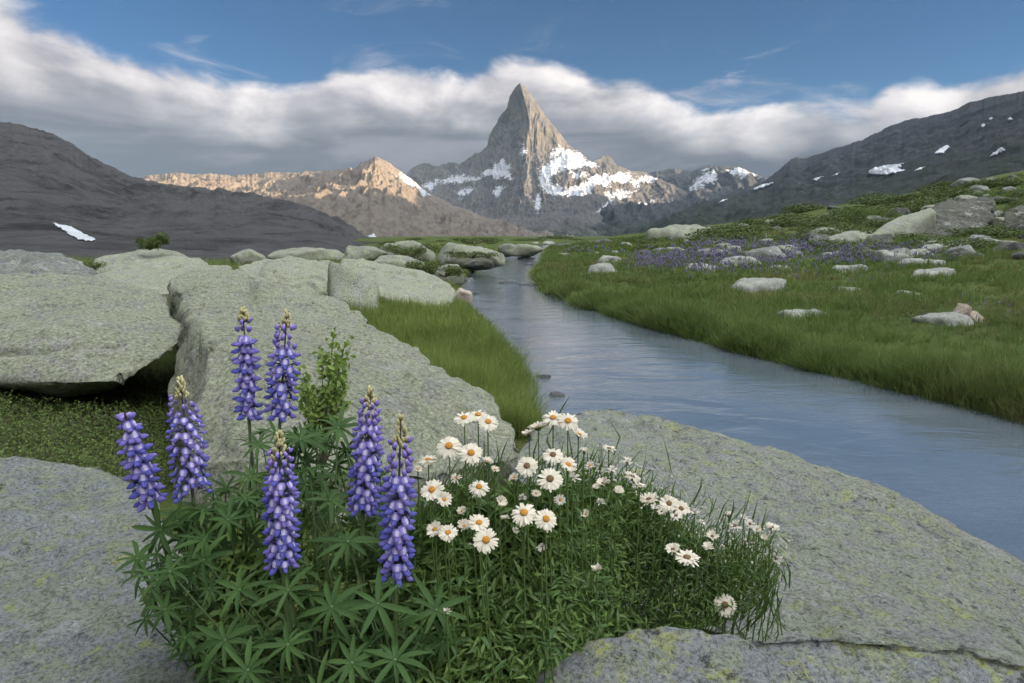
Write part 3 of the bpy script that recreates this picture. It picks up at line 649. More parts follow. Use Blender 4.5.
BL = [
 ('boulder', 'low square ended boulder behind the long river slab', 340, 386, 243, 257, FARR, 101, .6, 26, g_l),
 ('boulder', 'wide boulder with a green bush before it, far along the bank', 376, 436, 238, 253, FARR, 102, .6, 32, g_l),
 ('boulder', 'longest far boulder, ending at the river bend', 428, 502, 242, 257, FARR, 103, .5, 30, g_l),
 ('boulder', 'smooth low boulder just behind the long river slab', 356, 424, 256, 268, FARR, 104, .6, 19, g_l),
 ('boulder', 'small pale boulder at the water between two bushes', 432, 464, 262, 275, FARR, 105, .8, 20, g_l),
 ('boulder', 'tiny pale boulder by the broken end of the river slab', 452, 472, 287, 297, TANR, 106, .9, 14.5, g_l),
 ('boulder', 'dim far boulder under the foot of the scree mountain', 226, 262, 246, 258, FARR, 107, .7, 24, g_l),
 ('boulder', 'dim low boulder beyond the rounded boulder', 266, 340, 245, 256, FARR, 108, .5, 27, g_l),
 ('boulder', 'flat boulder at the far bend of the river', 500, 540, 243, 250, FARR, 109, .5, 48, g_l),
 ('boulder', 'narrow far boulder on the bank above the riffles', 466, 492, 256, 263, DARKR, 110, .7, 27, g_l),
]
for (n, lab, a, b, t, bt, mt, sd, dp, Y, g) in BL: boulder(n, lab, a, b, t, bt, mt, sd, dp, Y, group=g, tilt=(sd % 7) - 3)
g_m = 'boulders in the meadow across the river'
BR = [
 ('boulder', 'big lone boulder at the meadow edge under the far range', 650, 722, 219, 239, FARR, 201, .7),
 ('boulder', 'rounded boulder in the grass close to the river bend', 591, 619, 259, 273, PALER, 202, .8),
 ('boulder', 'smaller stone behind the rounded boulder by the river bend', 597, 622, 254, 262, PALER, 203, .8),
 ('boulder', 'flat white slab in the grass nearest the river', 783, 840, 306, 320, PALER, 204, .7),
 ('boulder', 'pale wedge shaped boulder at the edge of the purple flowers', 732, 798, 274, 292, PALER, 205, .7),
 ('boulder', 'pale boulder in the middle of the purple flowers', 724, 762, 254, 266, PALER, 206, .7),
 ('boulder', 'small half buried stone in the grass above the flat white slab', 828, 862, 285, 294, PALER, 207, .7),
 ('boulder', 'low pale stone in front of the purple cushion', 766, 792, 263, 270, PALER, 208, .8),
 ('boulder', 'lower boulder of the pale pile, nearest the grass', 918, 964, 264, 279, PALER, 209, .7),
 ('boulder', 'middle boulder of the pale pile, between two others', 908, 950, 254, 267, PALER, 210, .7),
 ('boulder', 'upper boulder of the pale pile, tipped on its end', 904, 938, 245, 258, PALER, 211, .7),
 ('boulder', 'long pale boulder next to the pale pile', 880, 916, 248, 262, PALER, 212, .7),
 ('boulder', 'flat pale stone above the pale pile', 926, 966, 243, 251, PALER, 213, .7),
 ('boulder', 'flat stone carrying two tan stones', 926, 984, 312, 326, PALER, 214, .7),
 ('boulder', 'low grey stone sunk in the grass under the pale pile', 898, 934, 290, 297, FARR, 215, .7),
 ('boulder', 'long low ledge at the foot of the dark outcrop', 820, 892, 229, 243, FARR, 216, .6),
 ('boulder', 'pale stone behind the purple cushion', 826, 850, 250, 256, PALER, 217, .8),
 ('boulder', 'wide pale stone between the two purple patches', 838, 872, 262, 272, PALER, 218, .7),
 ('boulder', 'thin pale ledge in the grass near the edge of the picture', 968, 1024, 238, 246, FARR, 219, .6),
 ('boulder', 'half hidden pale stone among the purple flowers', 690, 722, 262, 270, PALER, 220, .8),
]
for (n, lab, a, b, t, bt, mt, sd, dp) in BR: boulder(n, lab, a, b, t, bt, mt, sd, dp, group=g_m, tilt=(sd % 9) - 4)
for lab, a, b, t, bt, sd in (('tan stone standing on the flat stone', 956, 972, 301, 311, 231), ('tan stone lying beside the standing one on the flat stone', 966, 984, 308, 319, 232)):
    gy = ground_hit(955, 326)[1] + .25
    o = boulder('stone', lab, a, b, t, bt, TANR, sd, .9, gy, cat='stone', group='tan stones on the flat stone')
# dark outcrop on the hillside
def outcrop():
    Y = ground_hit(950, 237)[1]
    block('dark_outcrop', 'big dark outcrop with a smooth slanting face on the hillside', [(912, 224, Y + 2), (936, 205, Y + 4), (952, 197, Y + 5), (982, 196, Y + 5), (994, 201, Y + 4.5)], [(885, 237, Y - .5), (930, 237, Y - 1), (980, 235, Y - .5), (996, 214, Y + 3)], DARKR, .09, 4, sink=.8, smooth=3, a1=.22, a2=.25, f1=.5, f2=1.1, seed=33, ex=(.3, .16), a3=.09, f3=3.0)
    block('leaning_slab', 'narrow pale slab leaning on the dark outcrop', [(880, 228, Y - 1), (900, 216, Y), (930, 208, Y + 1), (936, 212, Y + .5)], [(868, 238, Y - 2), (905, 232, Y - 1)], FARR, .10, 1.5, sink=.6, smooth=3, seed=34)
    block('jumbled_block', 'dark block with a gap beneath, next to the dark outcrop', [(1004, 210, Y + 1), (1022, 203, Y + 2), (1060, 200, Y + 2)], [(1000, 232, Y - .5), (1060, 236, Y - .5)], DARKR, .09, 2.5, sink=.6, smooth=2, a2=.12, seed=35, ex=(.4, .1), a3=.06, f3=3)
outcrop()
# scattered hillside rocks: copies of four shapes
def scatter_rocks():
    protos = [boulder_mesh(1, .8, .42, 300 + i, [DARKR, FARR, DARKG, DARKR][i], vox=.035, flat=.2, smooth=1) for i in range(4)]
    r = np.random.default_rng(5); n = 0; first = {}
    while n < 80:
        px, py = r.uniform(700, 1030), r.uniform(172, 262)
        if py < 243 - (px - 640) * .18: continue
        g = ground_hit(px, py, 15, 300)
        if abs(pix(g)[1] - py) > 3 or g[1] > 200: continue
        k = n % 4; s = r.uniform(.35, 1.0) * (1 + g[1] / 45) * r.uniform(.6, 1.5)
        if k in first: o = first[k].copy(); COL.objects.link(o)
        else: o = link('hillside_rock', protos[k]); first[k] = o
        o.location = (g[0], g[1], g[2] - .02 * s); o.scale = (s * r.uniform(.9, 1.5), s, s * r.uniform(.7, 1.2)); o.rotation_euler = (0, 0, r.uniform(0, 6.28))
        tag(o, 'weathered rock half buried in the grass and scrub of the far hillside', 'rock', 'rocks scattered over the far hillside'); n += 1
        FOOT.append((g[0], g[1], s * .5, s * .4))
scatter_rocks()
def flat_rocks():
    r = np.random.default_rng(15); protos = [boulder_mesh(1, .8, .42, 330 + i, [FARR, PALER, DARKR][i], vox=.04, flat=.2, smooth=1) for i in range(3)]; n = 0; first = {}
    while n < 22:
        px, py = r.uniform(380, 720), r.uniform(240, 256); g = ground_hit(px, py, 18, 300)
        if river_s(g[0:1], g[1:2])[0] > -.3 or g[1] > 230: continue
        k = n % 3; s = r.uniform(.4, 1.0) * (.4 + g[1] / 55)
        if k in first: o = first[k].copy(); COL.objects.link(o)
        else: o = link('meadow_rock', protos[k]); first[k] = o
        o.location = (g[0], g[1], g[2] - .03 * s); o.scale = (s * r.uniform(.9, 1.7), s, s * r.uniform(.5, 1.0)); o.rotation_euler = (0, 0, r.uniform(0, 6.28))
        tag(o, 'small rock on the flat meadow around the far river bend', 'rock', 'small rocks around the far river bend'); n += 1
        FOOT.append((g[0], g[1], s * .5, s * .4))
flat_rocks()
# stones in the river
ST = [('dark wet stone in the river, beyond the nearer one', 536, 551, 371, 378), ('dark wet stone in the river near the sedge', 549, 565, 388, 397),
      ('flat wet stone in the riffle below the river slab', 519, 541, 281, 285), ('thin wet stone in the middle riffle', 496, 516, 279, 283),
      ('wet stone by the bank above the river slab', 458, 474, 276, 281), ('low wet stone at the far riffle', 516, 536, 256, 259), ('small wet stone in the far riffle by the grass', 526, 541, 262, 265),
      ('wet stone at the narrow part near the bend', 506, 518, 252, 254.5), ('wet stone beside the tiny pale boulder', 470, 480, 290, 294)]
for i, (lab, a, b, t, bt) in enumerate(ST):
    d = ray((a + b) / 2, bt); Y = -1.6 / d[2] * d[1]
    boulder('river_stone', lab, a, b, t, bt, WETR, 400 + i, .7, Y, cat='stone', group='wet stones in the river', flat=.3)
# ------------------------------------------------------------------ foliage helpers
def unit(v): v = np.asarray(v, float); return v / (np.linalg.norm(v, axis=-1, keepdims=True) + 1e-12)
def leaf_cloud(mb, C, Nrm, L, Wd, rng, fold=.25, m=0):
    """lanceolate leaves, 6 vertices / 4 faces each, at C (n,3) with normals Nrm"""
    n = len(C); t = unit(np.cross(Nrm, rng.normal(size=(n, 3)))); b = np.cross(Nrm, t)
    L = np.broadcast_to(L, (n,))[:, None]; Wd = np.broadcast_to(Wd, (n,))[:, None]
    p0 = C - t * L * .5; p3 = C + t * L * .5 - Nrm * L * .15
    pm = C + Nrm * L * .06
    pl = C - t * L * .02 + b * Wd * .5 + Nrm * (L * .06 + Wd * fold); pr = C - t * L * .02 - b * Wd * .5 + Nrm * (L * .06 + Wd * fold)
    V = np.stack([p0, pl, pm, pr, p3], 1).reshape(-1, 3); o = np.arange(n)[:, None] * 5
    Fc = np.concatenate([o + np.array([[0, 2, 1]]), o + np.array([[0, 3, 2]]), o + np.array([[1, 2, 4]]), o + np.array([[2, 3, 4]])], 1).reshape(-1, 3)
    mb.add(V, Fc, m)
def blades_mesh(name, B, h, w, lean, rng, mat, st=(0, .4, .75, 1.0)):
    n = len(B); az = rng.uniform(0, 2 * np.pi, n); d = np.stack([np.cos(az), np.sin(az), az * 0], -1)
    fa = az + rng.uniform(.6, 2.5, n); s = np.stack([np.cos(fa), np.sin(fa), az * 0], -1)
    h = h[:, None]; lean = lean[:, None]; w = w[:, None]; V = []
    for t in st:
        p = B + np.array([0, 0, 1.]) * h * t * (1 - .35 * lean * t) + d * h * lean * t * t
        if t < 1: k = w * .5 * (1 - t) ** .6; V += [p - s * k, p + s * k]
        else: V += [p]
    k = len(V); V = np.stack(V, 1).reshape(-1, 3); o = (np.arange(n) * k)[:, None]
    q = np.concatenate([o + np.array([[2 * i, 2 * i + 1, 2 * i + 3, 2 * i + 2]]) for i in range(len(st) - 2)], 1).reshape(-1, 4)
    tr = o + np.array([[k - 3, k - 2, k - 1]])
    return mesh_np(name, V, [tr.reshape(-1, 3), q], mat)
def in_rock(x, y, k=.85):
    m = np.zeros(len(x), bool)
    for (cx_, cy_, rx, ry) in FOOT: m |= ((x - cx_) / (rx * k)) ** 2 + ((y - cy_) / (ry * k)) ** 2 < 1
    return m

# ------------------------------------------------------------------ grass
def tussocks(name, label, T, hs, rng, mat, per=14, wk=.0011, spread=.045):
    """tufts of blades: T (n,2) tuft centres, hs tuft heights"""
    n = len(T); k = rng.integers(int(per * .5), int(per * 1.5), n); idx = np.repeat(np.arange(n), k); m = len(idx)
    y = T[idx, 1]; sp_ = spread * (1 + y / 22); az = rng.uniform(0, 2 * np.pi, m); rr = np.abs(rng.normal(size=m)) * sp_
    d = np.stack([np.cos(az), np.sin(az), az * 0], -1); x_ = T[idx, 0] + d[:, 0] * rr; y_ = T[idx, 1] + d[:, 1] * rr
    B = np.stack([x_, y_, height(x_, y_) - .02], -1); h = (hs[idx] * rng.uniform(.55, 1.15, m))[:, None]; lean = (np.clip(rr / sp_ * .35 + rng.normal(size=m) * .15 + .15, 0, 1.1))[:, None]
    fa = az + rng.uniform(.8, 2.3, m); s = np.stack([np.cos(fa), np.sin(fa), az * 0], -1); w = (np.maximum(.0055, y * wk) * rng.uniform(.6, 1.3, m))[:, None]; V = []
    st = (0, .45, .8, 1.0)
    for t in st:
        p = B + np.array([0, 0, 1.]) * h * t * (1 - .35 * lean * t) + d * h * lean * t * t
        V += [p - s * w * .5 * (1 - t) ** .6, p + s * w * .5 * (1 - t) ** .6] if t < 1 else [p]
    q = len(V); V = np.stack(V, 1).reshape(-1, 3); o = (np.arange(m) * q)[:, None]
    Q = np.concatenate([o + np.array([[2 * i, 2 * i + 1, 2 * i + 3, 2 * i + 2]]) for i in range(len(st) - 2)], 1).reshape(-1, 4); TR = (o + np.array([[q - 3, q - 2, q - 1]])).reshape(-1, 3)
    ob = link(name, mesh_np(name, V, [TR, Q], mat)); tag(ob, label, 'grass', kind='stuff')
def meadow():
    r = np.random.default_rng(31); n = 36000
    y = 5.0 * (85 / 5.0) ** r.random(n); rx = np.interp(y, RY, RX); x = rx - .05 + r.random(n) * np.maximum(.86 * y + 1.5 - rx, .5)
    bias = r.random(n) < .22; e = rx - .02 + .20 * fbm(np.stack([y * 1.1, y * 0, y * 0], -1), 3, 76) + np.abs(r.normal(size=n)) * .40; x = np.where(bias, e, x)
    s = river_s(x, y); keep = (s < .14) & ~in_rock(x, y, .68)
    Q = np.stack([x * .5, y * .5, x * 0], -1); cl = fbm(Q, 3, 71); c3 = fbm(Q * 4, 2, 75); edge = np.exp(-np.clip(-s, 0, 9) / .5)
    keep &= r.random(n) < np.clip(.66 + cl * 1.1 + edge, .15, 1)
    x, y, cl, c3, edge = x[keep], y[keep], cl[keep], c3[keep], edge[keep]
    hs = np.clip((.13 + .12 * r.random(len(x)) ** 2) * (1 + .6 * cl + .7 * c3) * (1 + .8 * edge) * (1 + y / 110), .05, .5)
    dry = fbm(np.stack([x * .35, y * .35, x * 0 + 4], -1), 4, 79) + .25 * r.normal(size=len(x)) > .20
    tussocks('meadow_grass', 'tall green grass of the meadow across the river', np.stack([x, y], -1)[~dry], hs[~dry], r, M_GRASS)
    tussocks('dry_grass', 'yellowish drier grass in drifts through the meadow', np.stack([x, y], -1)[dry], hs[dry] * .9, r, M_DRY)
meadow()
def sedge():
    r = np.random.default_rng(32); n = 5200
    y = 4.6 * (15 / 4.6) ** r.random(n); xl = np.interp(y, [4.2, 5.4, 6.5, 8, 9.5, 12, 15], [.1, -.25, -.9, -1.9, -2.4, -2.3, -2.2]); xr = np.interp(y, LY, LX) + .08
    x = xl - .25 + r.random(n) * (xr - xl + .25); s = river_s(x, y)
    cl = fbm(np.stack([x * 2.2, y * 1.6, x * 0], -1), 3, 73)
    keep = (s < .10) & (r.random(n) < np.clip(.75 + cl * .9, .15, 1)); x, y, cl, s = x[keep], y[keep], cl[keep], s[keep]
    hs = (.20 + .16 * r.random(len(x))) * (1 + .5 * cl) * np.interp(y, [4.6, 9, 14], [1.0, 1.0, .75])
    tussocks('sedge', 'dense green sedge between the whaleback boulder and the river', np.stack([x, y], -1), hs, r, M_SEDGE, 14, .0009, .035)
    # thin grass over the near bank further back, between the boulders
    n = 50000; y = 9 * (70 / 9) ** r.random(n); x = np.interp(y, LY, LX) - .05 - r.random(n) ** 1.5 * (.8 * y + 1)
    cl = fbm(np.stack([x * .4, y * .4, x * 0], -1), 3, 74); keep = (river_s(x, y) < .05) & (r.random(n) < np.clip(.5 + cl * 1.4, .05, 1)) & ~in_rock(x, y, .8); x, y = x[keep], y[keep]; n = len(x)
    B = np.stack([x, y, height(x, y) - .02], -1)
    o = link('bank_grass', blades_mesh('bank_grass', B, r.uniform(.08, .22, n) * (1 + y / 80), np.maximum(.005, y * .0009), r.uniform(.1, .8, n), r, M_SEDGE)); tag(o, 'short grass between the boulders of the near bank', 'grass', kind='stuff')
sedge()
def wildflowers():
    r = np.random.default_rng(33); mb = MB(); C, S = [], []
    patches = [(690, 260, 52, 12, 330), (652, 266, 26, 8, 110), (784, 252, 34, 4, 200), (765, 262, 55, 8, 200), (812, 244, 44, 6, 150), (905, 231, 15, 4, 110), (722, 246, 44, 7, 170), (842, 262, 34, 7, 120), (860, 252, 40, 6, 70), (902, 256, 26, 6, 90), (770, 275, 60, 8, 60), (880, 275, 60, 20, 25), (985, 322, 40, 20, 14), (600, 252, 40, 5, 30), (930, 262, 30, 8, 40), (700, 274, 40, 6, 90)]
    for (px, py, rx, ry, n) in patches:
        for _ in range(int(n * .9)):
            a, b = r.normal(size=2) * .5
            g = ground_hit(px + a * rx, py + b * ry, 6, 200)
            if g[1] > 120: continue
            C.append(g); S.append(g[1])
    C = np.array(C); S = np.array(S)
    for c, y in zip(C, S):
        k = max(.012, y * .0011); hh = r.uniform(.12, .32)
        for j in range(3):
            o = np.array([r.normal() * .05, r.normal() * .05, hh + .03 * j]); mb.ellipsoid(c + o, (k * r.uniform(.5, .8), k * .6, k * r.uniform(1.0, 2.2)), 4, 3)
    o = mb.build('wildflowers', [M_HEATH]); tag(o, 'hazy drifts of violet wildflowers among the meadow boulders', 'wildflowers', kind='stuff')
wildflowers()

# ------------------------------------------------------------------ bushes
def bush(name, label, x0, x1, yt, yb, Y=None, n=700, mat=M_SHRUB, group=None, seed=0, cat='bush', depth=.7):
    r = np.random.default_rng(500 + seed)
    b = ground_hit((x0 + x1) / 2, yb) if Y is None else P((x0 + x1) / 2, yb, Y)
    k = b[1] / F; w = (x1 - x0) * k; h = (yb - yt) * k
    root = tag(empty(name, b), label, cat, group); mb = MB()
    n = int(n * 2.2); nc = 12; cc = np.stack([r.uniform(-.42, .42, nc) * w, r.uniform(-.4, .4, nc) * w * depth, r.uniform(.2, .72, nc) * h], -1); cr = r.uniform(.16, .30, nc)
    i = r.integers(0, nc, n); u = unit(r.normal(size=(n, 3))) * (r.random((n, 1)) ** .4)
    C = cc[i] + u * np.stack([cr[i] * w * .8, cr[i] * w * depth, cr[i] * h * 1.2], -1); C[:, 2] = np.abs(C[:, 2])
    L = max(.018, k * 1.7) * r.uniform(.7, 1.5, n)
    leaf_cloud(mb, C, unit(u + r.normal(size=(n, 3)) * .7 + [0, 0, .6]), L, L * .5, r)
    mb.build('leaves', [mat], root)
    st = MB()
    for c in cc: st.tube([np.zeros(3), c * [.4, .4, .5], c], [max(.006, k * .6), max(.005, k * .5), max(.003, k * .3)], 5)
    st.build('stem', [M_TWIG], root)
    return root
bush('bush', 'round dark bush alone on top of the smooth dome', 134, 166, 231, 250, 19.6, 900, seed=1)
bush('bush', 'low bush in front of the wide far boulder', 384, 434, 243, 258, 27, 700, seed=2)
bush('bush', 'olive bush at the riverbank behind the long river slab', 402, 440, 259, 274, 17.5, 700, seed=3)
bush('bush', 'small bush between the olive bush and the small pale boulder', 428, 462, 264, 277, 17.8, 600, seed=4)
bush('bush', 'dark tuft beside the rough pebbly outcrop', 62, 100, 261, 273, 13, 500, seed=5)
bush('bush', 'long bright green bush on the hillside above the leaning slab', 842, 902, 206, 222, None, 900, M_GRASS, seed=6)
bush('bush', 'low bush at the foot of the longest far boulder', 446, 500, 250, 258, 28.5, 500, seed=7)
bush('bush', 'far bush strip on top of the longest far boulder', 450, 500, 237, 244, 34, 500, seed=8)
def scrub():
    r = np.random.default_rng(9); n = 0; protos = []
    for i in range(3):
        mb = MB(); u = unit(r.normal(size=(900, 3))) * r.random((900, 1)) ** .4; u *= (1 + .45 * fbm(u * 2.2, 3, 80 + i))[:, None]; C = u * [.55, .45, .35]; C[:, 2] = np.abs(C[:, 2])
        leaf_cloud(mb, C, unit(u + r.normal(size=(900, 3)) * .6 + [0, 0, .5]), .065 * r.uniform(.7, 1.4, 900), .04, r); protos.append(mb.mesh('scrub_bush', [M_SHRUB]))
    first = {}
    while n < 150:
        px, py = r.uniform(660, 1035), r.uniform(168, 250)
        if py < 243 - (px - 640) * .19: continue
        g = ground_hit(px, py, 18, 300)
        if abs(pix(g)[1] - py) > 3 or g[1] > 190: continue
        k = n % 3; s = (.5 + g[1] / 38) * r.uniform(.6, 1.5)
        if k in first: o = first[k].copy(); COL.objects.link(o)
        else: o = link('scrub_bush', protos[k]); first[k] = o
        o.location = g; o.scale = (s * r.uniform(1, 2), s, s * r.uniform(.5, .9)); o.rotation_euler = (0, 0, r.uniform(-.5, .5))
        tag(o, 'low dark scrub bush among the rocks of the far hillside', 'bush', 'scrub bushes over the far hillside'); n += 1
scrub()
def flat_scrub():
    r = np.random.default_rng(19); n = 0; src = [o for o in COL.objects if o.name.startswith('scrub_bush')][:3]
    while n < 40:
        px, py = r.uniform(385, 740), r.uniform(238.5, 254); g = ground_hit(px, py, 20, 300)
        if river_s(g[0:1], g[1:2])[0] > -.5 or g[1] > 240: continue
        o = src[n % 3].copy(); COL.objects.link(o); s = (.3 + g[1] / 70) * r.uniform(.6, 1.4)
        o.location = g; o.scale = (s * r.uniform(1, 2.4), s, s * r.uniform(.4, .7)); o.rotation_euler = (0, 0, r.uniform(-.5, .5))
        tag(o, 'low scrub bush on the flat meadow around the far river bend', 'bush', 'scrub bushes around the far river bend'); n += 1
flat_scrub()
def low_mat(label, poly, n, seed, hmax=.13, leaf=.016, cat='shrub'):
    r = np.random.default_rng(seed); poly = np.array(poly, float); x0, y0 = poly.min(0); x1, y1 = poly.max(0); G = []
    while len(G) < n // 14:
        px, py = r.uniform(x0, x1), r.uniform(y0, y1); c = False; j = len(poly) - 1
        for i in range(len(poly)):
            if ((poly[i, 1] > py) != (poly[j, 1] > py)) and px < (poly[j, 0] - poly[i, 0]) * (py - poly[i, 1]) / (poly[j, 1] - poly[i, 1]) + poly[i, 0]: c = not c
            j = i
        if c: G.append(ground_hit(px, py, 1.5, 12))
    G = np.array(G); base = G.mean(0); root = tag(empty('low_shrub', base), label, cat); mb = MB(); st = MB()
    for g in G:
        hh = hmax * r.uniform(.35, 1.0) * (1 + .6 * vnoise(np.array([[g[0] * 2.5, g[1] * 2.5, 0]]), 3)[0]); tip = g + [r.normal() * .04, r.normal() * .04, hh]
        k = 14; t = r.uniform(.2, 1.05, k)[:, None]; C = g + (tip - g) * t + r.normal(size=(k, 3)) * .016
        leaf_cloud(mb, C - base, unit(r.normal(size=(k, 3)) * .7 + [0, -.2, .8]), leaf * r.uniform(.7, 1.5, k), leaf * .5, r)
        st.tube(np.array([g, tip]) - base, [.0022, .001], 3)
    mb.build('leaves', [M_MAT], root); st.build('stem', [M_TWIG], root)
low_mat('dark green shrub mat filling the hollow below the overhanging boulder', [(-60, 395), (60, 400), (120, 398), (176, 376), (176, 492), (-60, 484)], 27000, 41)
def willow():
    r = np.random.default_rng(42); b = P(322, 470, 1.75); b[2] = min(b[2], 1.0); root = tag(empty('willow_shrub', b), 'small yellowish leafy shrub rising behind the paired tall lupins', 'shrub'); mb = MB()
    for i in range(13):
        tp = P(r.uniform(296, 346), r.uniform(332, 395), r.uniform(1.65, 1.85)); md = b * .5 + tp * .5 + np.array([r.normal() * .02, r.normal() * .02, .02]); tt = np.linspace(0, 1, 6)[:, None]
        pts = (1 - tt) ** 2 * b + 2 * tt * (1 - tt) * md + tt ** 2 * tp; s = MB(); s.tube(pts - b, np.linspace(.0028, .001, 6), 4); s.build('stem', [M_TWIG], root)
        k = 95; u = r.uniform(.35, 1.03, k)[:, None]; C = (1 - u) ** 2 * b + 2 * u * (1 - u) * md + u ** 2 * tp + r.normal(size=(k, 3)) * .010
        leaf_cloud(mb, C - b, unit(r.normal(size=(k, 3)) + [0, -.4, .5]), .019 * r.uniform(.6, 1.4, k), .011, r)
    mb.build('leaves', [M_WILLOW], root)
willow()

# ------------------------------------------------------------------ lupins
def frame(d):
    d = unit(d); a = unit(np.cross(d, [0.2, .1, 1.] if abs(d[2]) < .9 else [1., 0, .1])); return d, a, np.cross(d, a)
def floret_mesh(name, stage, seed, M_V=None):
    """one pea flower, stalk end at the origin, facing +X, standing up along +Z"""
    M_V = M_V or M_VIOLET; r = np.random.default_rng(seed); mb = MB()
    if stage == 'bud':
        mb.ellipsoid((.005, 0, .002), (.0055, .0026, .0030), 6, 5, 0, np.array(Euler((0, rad(-50), 0)).to_matrix())); return mb.mesh(name, [M_CREAM])
    if stage == 'half':
        mb.ellipsoid((.006, 0, .001), (.0062, .0034, .0040), 7, 5, 1, np.array(Euler((0, rad(-35), 0)).to_matrix()))
        mb.ellipsoid((.0045, 0, .0045), (.003, .0032, .0048), 6, 5, 0, np.array(Euler((0, rad(-15), 0)).to_matrix())); return mb.mesh(name, [M_PINK, M_VIOLET])
    for sy in (-1, 1):      # wings
        mb.ellipsoid((.0080, sy * .0019, -.0014), (.0058, .0023, .0040), 8, 6, 0, np.array(Euler((sy * rad(12), rad(14), sy * rad(-6))).to_matrix()))
    for Vw in mb.v:     # wings narrow to the front and crumple a little
        tx = np.clip((Vw[:, 0] - .004) / .010, 0, 1); Vw[:, 2] = Vw[:, 2] * (1 - .5 * tx) - .0022 * tx ** 2; Vw[:, 1] *= (1 - .45 * tx); Vw += .00055 * np.stack([vnoise(Vw * 420, 5), vnoise(Vw * 420 + 9, 6), vnoise(Vw * 420 + 17, 7)], -1)
    # banner: curved back petal, pale in its middle
    us = np.linspace(-1, 1, 7); vs = np.linspace(0, 1, 6); V = []
    for v in vs:
        for u in us:
            wd = .0074 * math.sin(min(1, .25 + v * .95) * math.pi * .62) * (1 - .55 * max(0, v - .7))
            V.append((.0035 - .0035 * v * v + .0022 * u * u * -1 + .0016, u * wd, .0005 + .0125 * v - .001 * u * u))
    q, mi = [], []
    for i in range(5):
        for j in range(6): q.append((i * 7 + j, i * 7 + j + 1, (i + 1) * 7 + j + 1, (i + 1) * 7 + j)); mi.append(1 if (j in (2, 3) and i in (1, 2, 3)) else 3 if (j in (1, 4) and i in (1, 2, 3)) or (j in (2, 3) and i == 4) else 0)
    q = np.array(q); mi = np.array(mi)
    mb.add(V, q[mi == 0], 0); mb.add(V, q[mi == 1], 1); mb.add(V, q[mi == 3], 3)
    mb.tube([(-.012, 0, -.001), (-.004, 0, .001), (.003, 0, 0)], [.0007, .0008, .0016], 5, 2)
    return mb.mesh(name, [M_V, M_VIOPALE, M_RACHIS, M_LAV])
FLO = {'open': [floret_mesh('blossom', 'open', 0), floret_mesh('blossom', 'open', 1, M_BLUE)], 'half': [floret_mesh('blossom_half', 'half', 1)], 'bud': [floret_mesh('blossom_bud', 'bud', 2)]}
def leaf_mesh(name, base, C, nrm, L, nl, r, start):
    mb = MB(); n, a, b = frame(nrm); ph = r.uniform(0, 6.28)
    for k in range(nl):
        th = ph + k / nl * 2 * math.pi + r.normal() * .07; d = math.cos(th) * a + math.sin(th) * b; sd_ = np.cross(n, d)
        Lk = L * r.uniform(.62, 1.12); Wk = Lk * r.uniform(.115, .16); lift = r.uniform(.05, .4); droop = r.uniform(.15, 1.05)
        V = []
        for s in (0.02, .2, .42, .64, .84, 1.0):
            w_ = Wk * .5 * (math.sin(math.pi * min(1, s * .98 + .02) ** .85) ** .8 if s < 1 else 0) + .0006
            c = C + d * Lk * s * (1 - .12 * droop * s) + n * Lk * (lift * s - droop * .55 * s * s)
            V += [c - sd_ * w_ + n * w_ * .45, c, c + sd_ * w_ + n * w_ * .45]
        q = []
        for i in range(5):
            for j in range(2): q.append((i * 3 + j, i * 3 + j + 1, i * 3 + j + 4, i * 3 + j + 3))
        mb.add(V, q, 0)
    mb.ellipsoid(C, (.0025, .0025, .0022), 6, 4, 1)
    mid = start * .45 + C * .55 - n * .02 + np.array([0, 0, -.015]); t = np.linspace(0, 1, 7)[:, None]
    mb.tube((1 - t) ** 2 * start + 2 * t * (1 - t) * mid + t ** 2 * C, np.linspace(.0019, .0013, 7), 5, 1)
    return mb.mesh(name, [M_LUPLEAF, M_LUPSTEM], base)
LUP = [  # label, top px, bottom px, depth, whorls, openness of the spike, share of buds at the tip
 ('shortest lupin, leaning outwards over the flat grey slab, without a cream tip', (124, 411), (152, 506), 1.16, 9, 1.15, .02, 38),
 ('tall lupin next to the short leaning one, with pale pink and violet florets', (180, 378), (193, 497), 1.10, 13, 1.05, .16, 42),
 ('loosely flowered tall lupin before the whaleback, farther from the leafy shrub', (243, 308), (249, 420), 1.30, 10, 1.05, .10, 31),
 ('loosely flowered tall lupin with an orange cream tip, beside the leafy shrub', (287, 311), (280, 420), 1.30, 10, 1.05, .14, 36),
 ('lupin standing alone in the middle of the leaves, lavender pink towards its tip', (279, 432), (283, 566), .92, 14, 1.0, .17, 42),
 ('lupin half hidden behind the bluest one near the daisies', (371, 388), (363, 512), 1.02, 13, 1.0, .13, 38),
 ('longest and bluest lupin, nearest to the daisies', (401, 417), (396, 580), .90, 15, 1.0, .16, 42),
]
LEAFPTS = [(170, 572, .98), (288, 590, .90), (332, 607, .86), (288, 645, .84), (378, 604, .84), (348, 542, .93), (248, 670, .84), (352, 663, .80), (204, 560, 1.0), (258, 445, 1.2), (300, 440, 1.18), (338, 428, 1.12), (395, 660, .8), (225, 640, .92), (228, 520, 1.08), (330, 500, 1.02), (200, 512, 1.12), (436, 610, .88), (318, 690, .78), (165, 610, 1.0), (310, 470, 1.1), (240, 590, .95)]
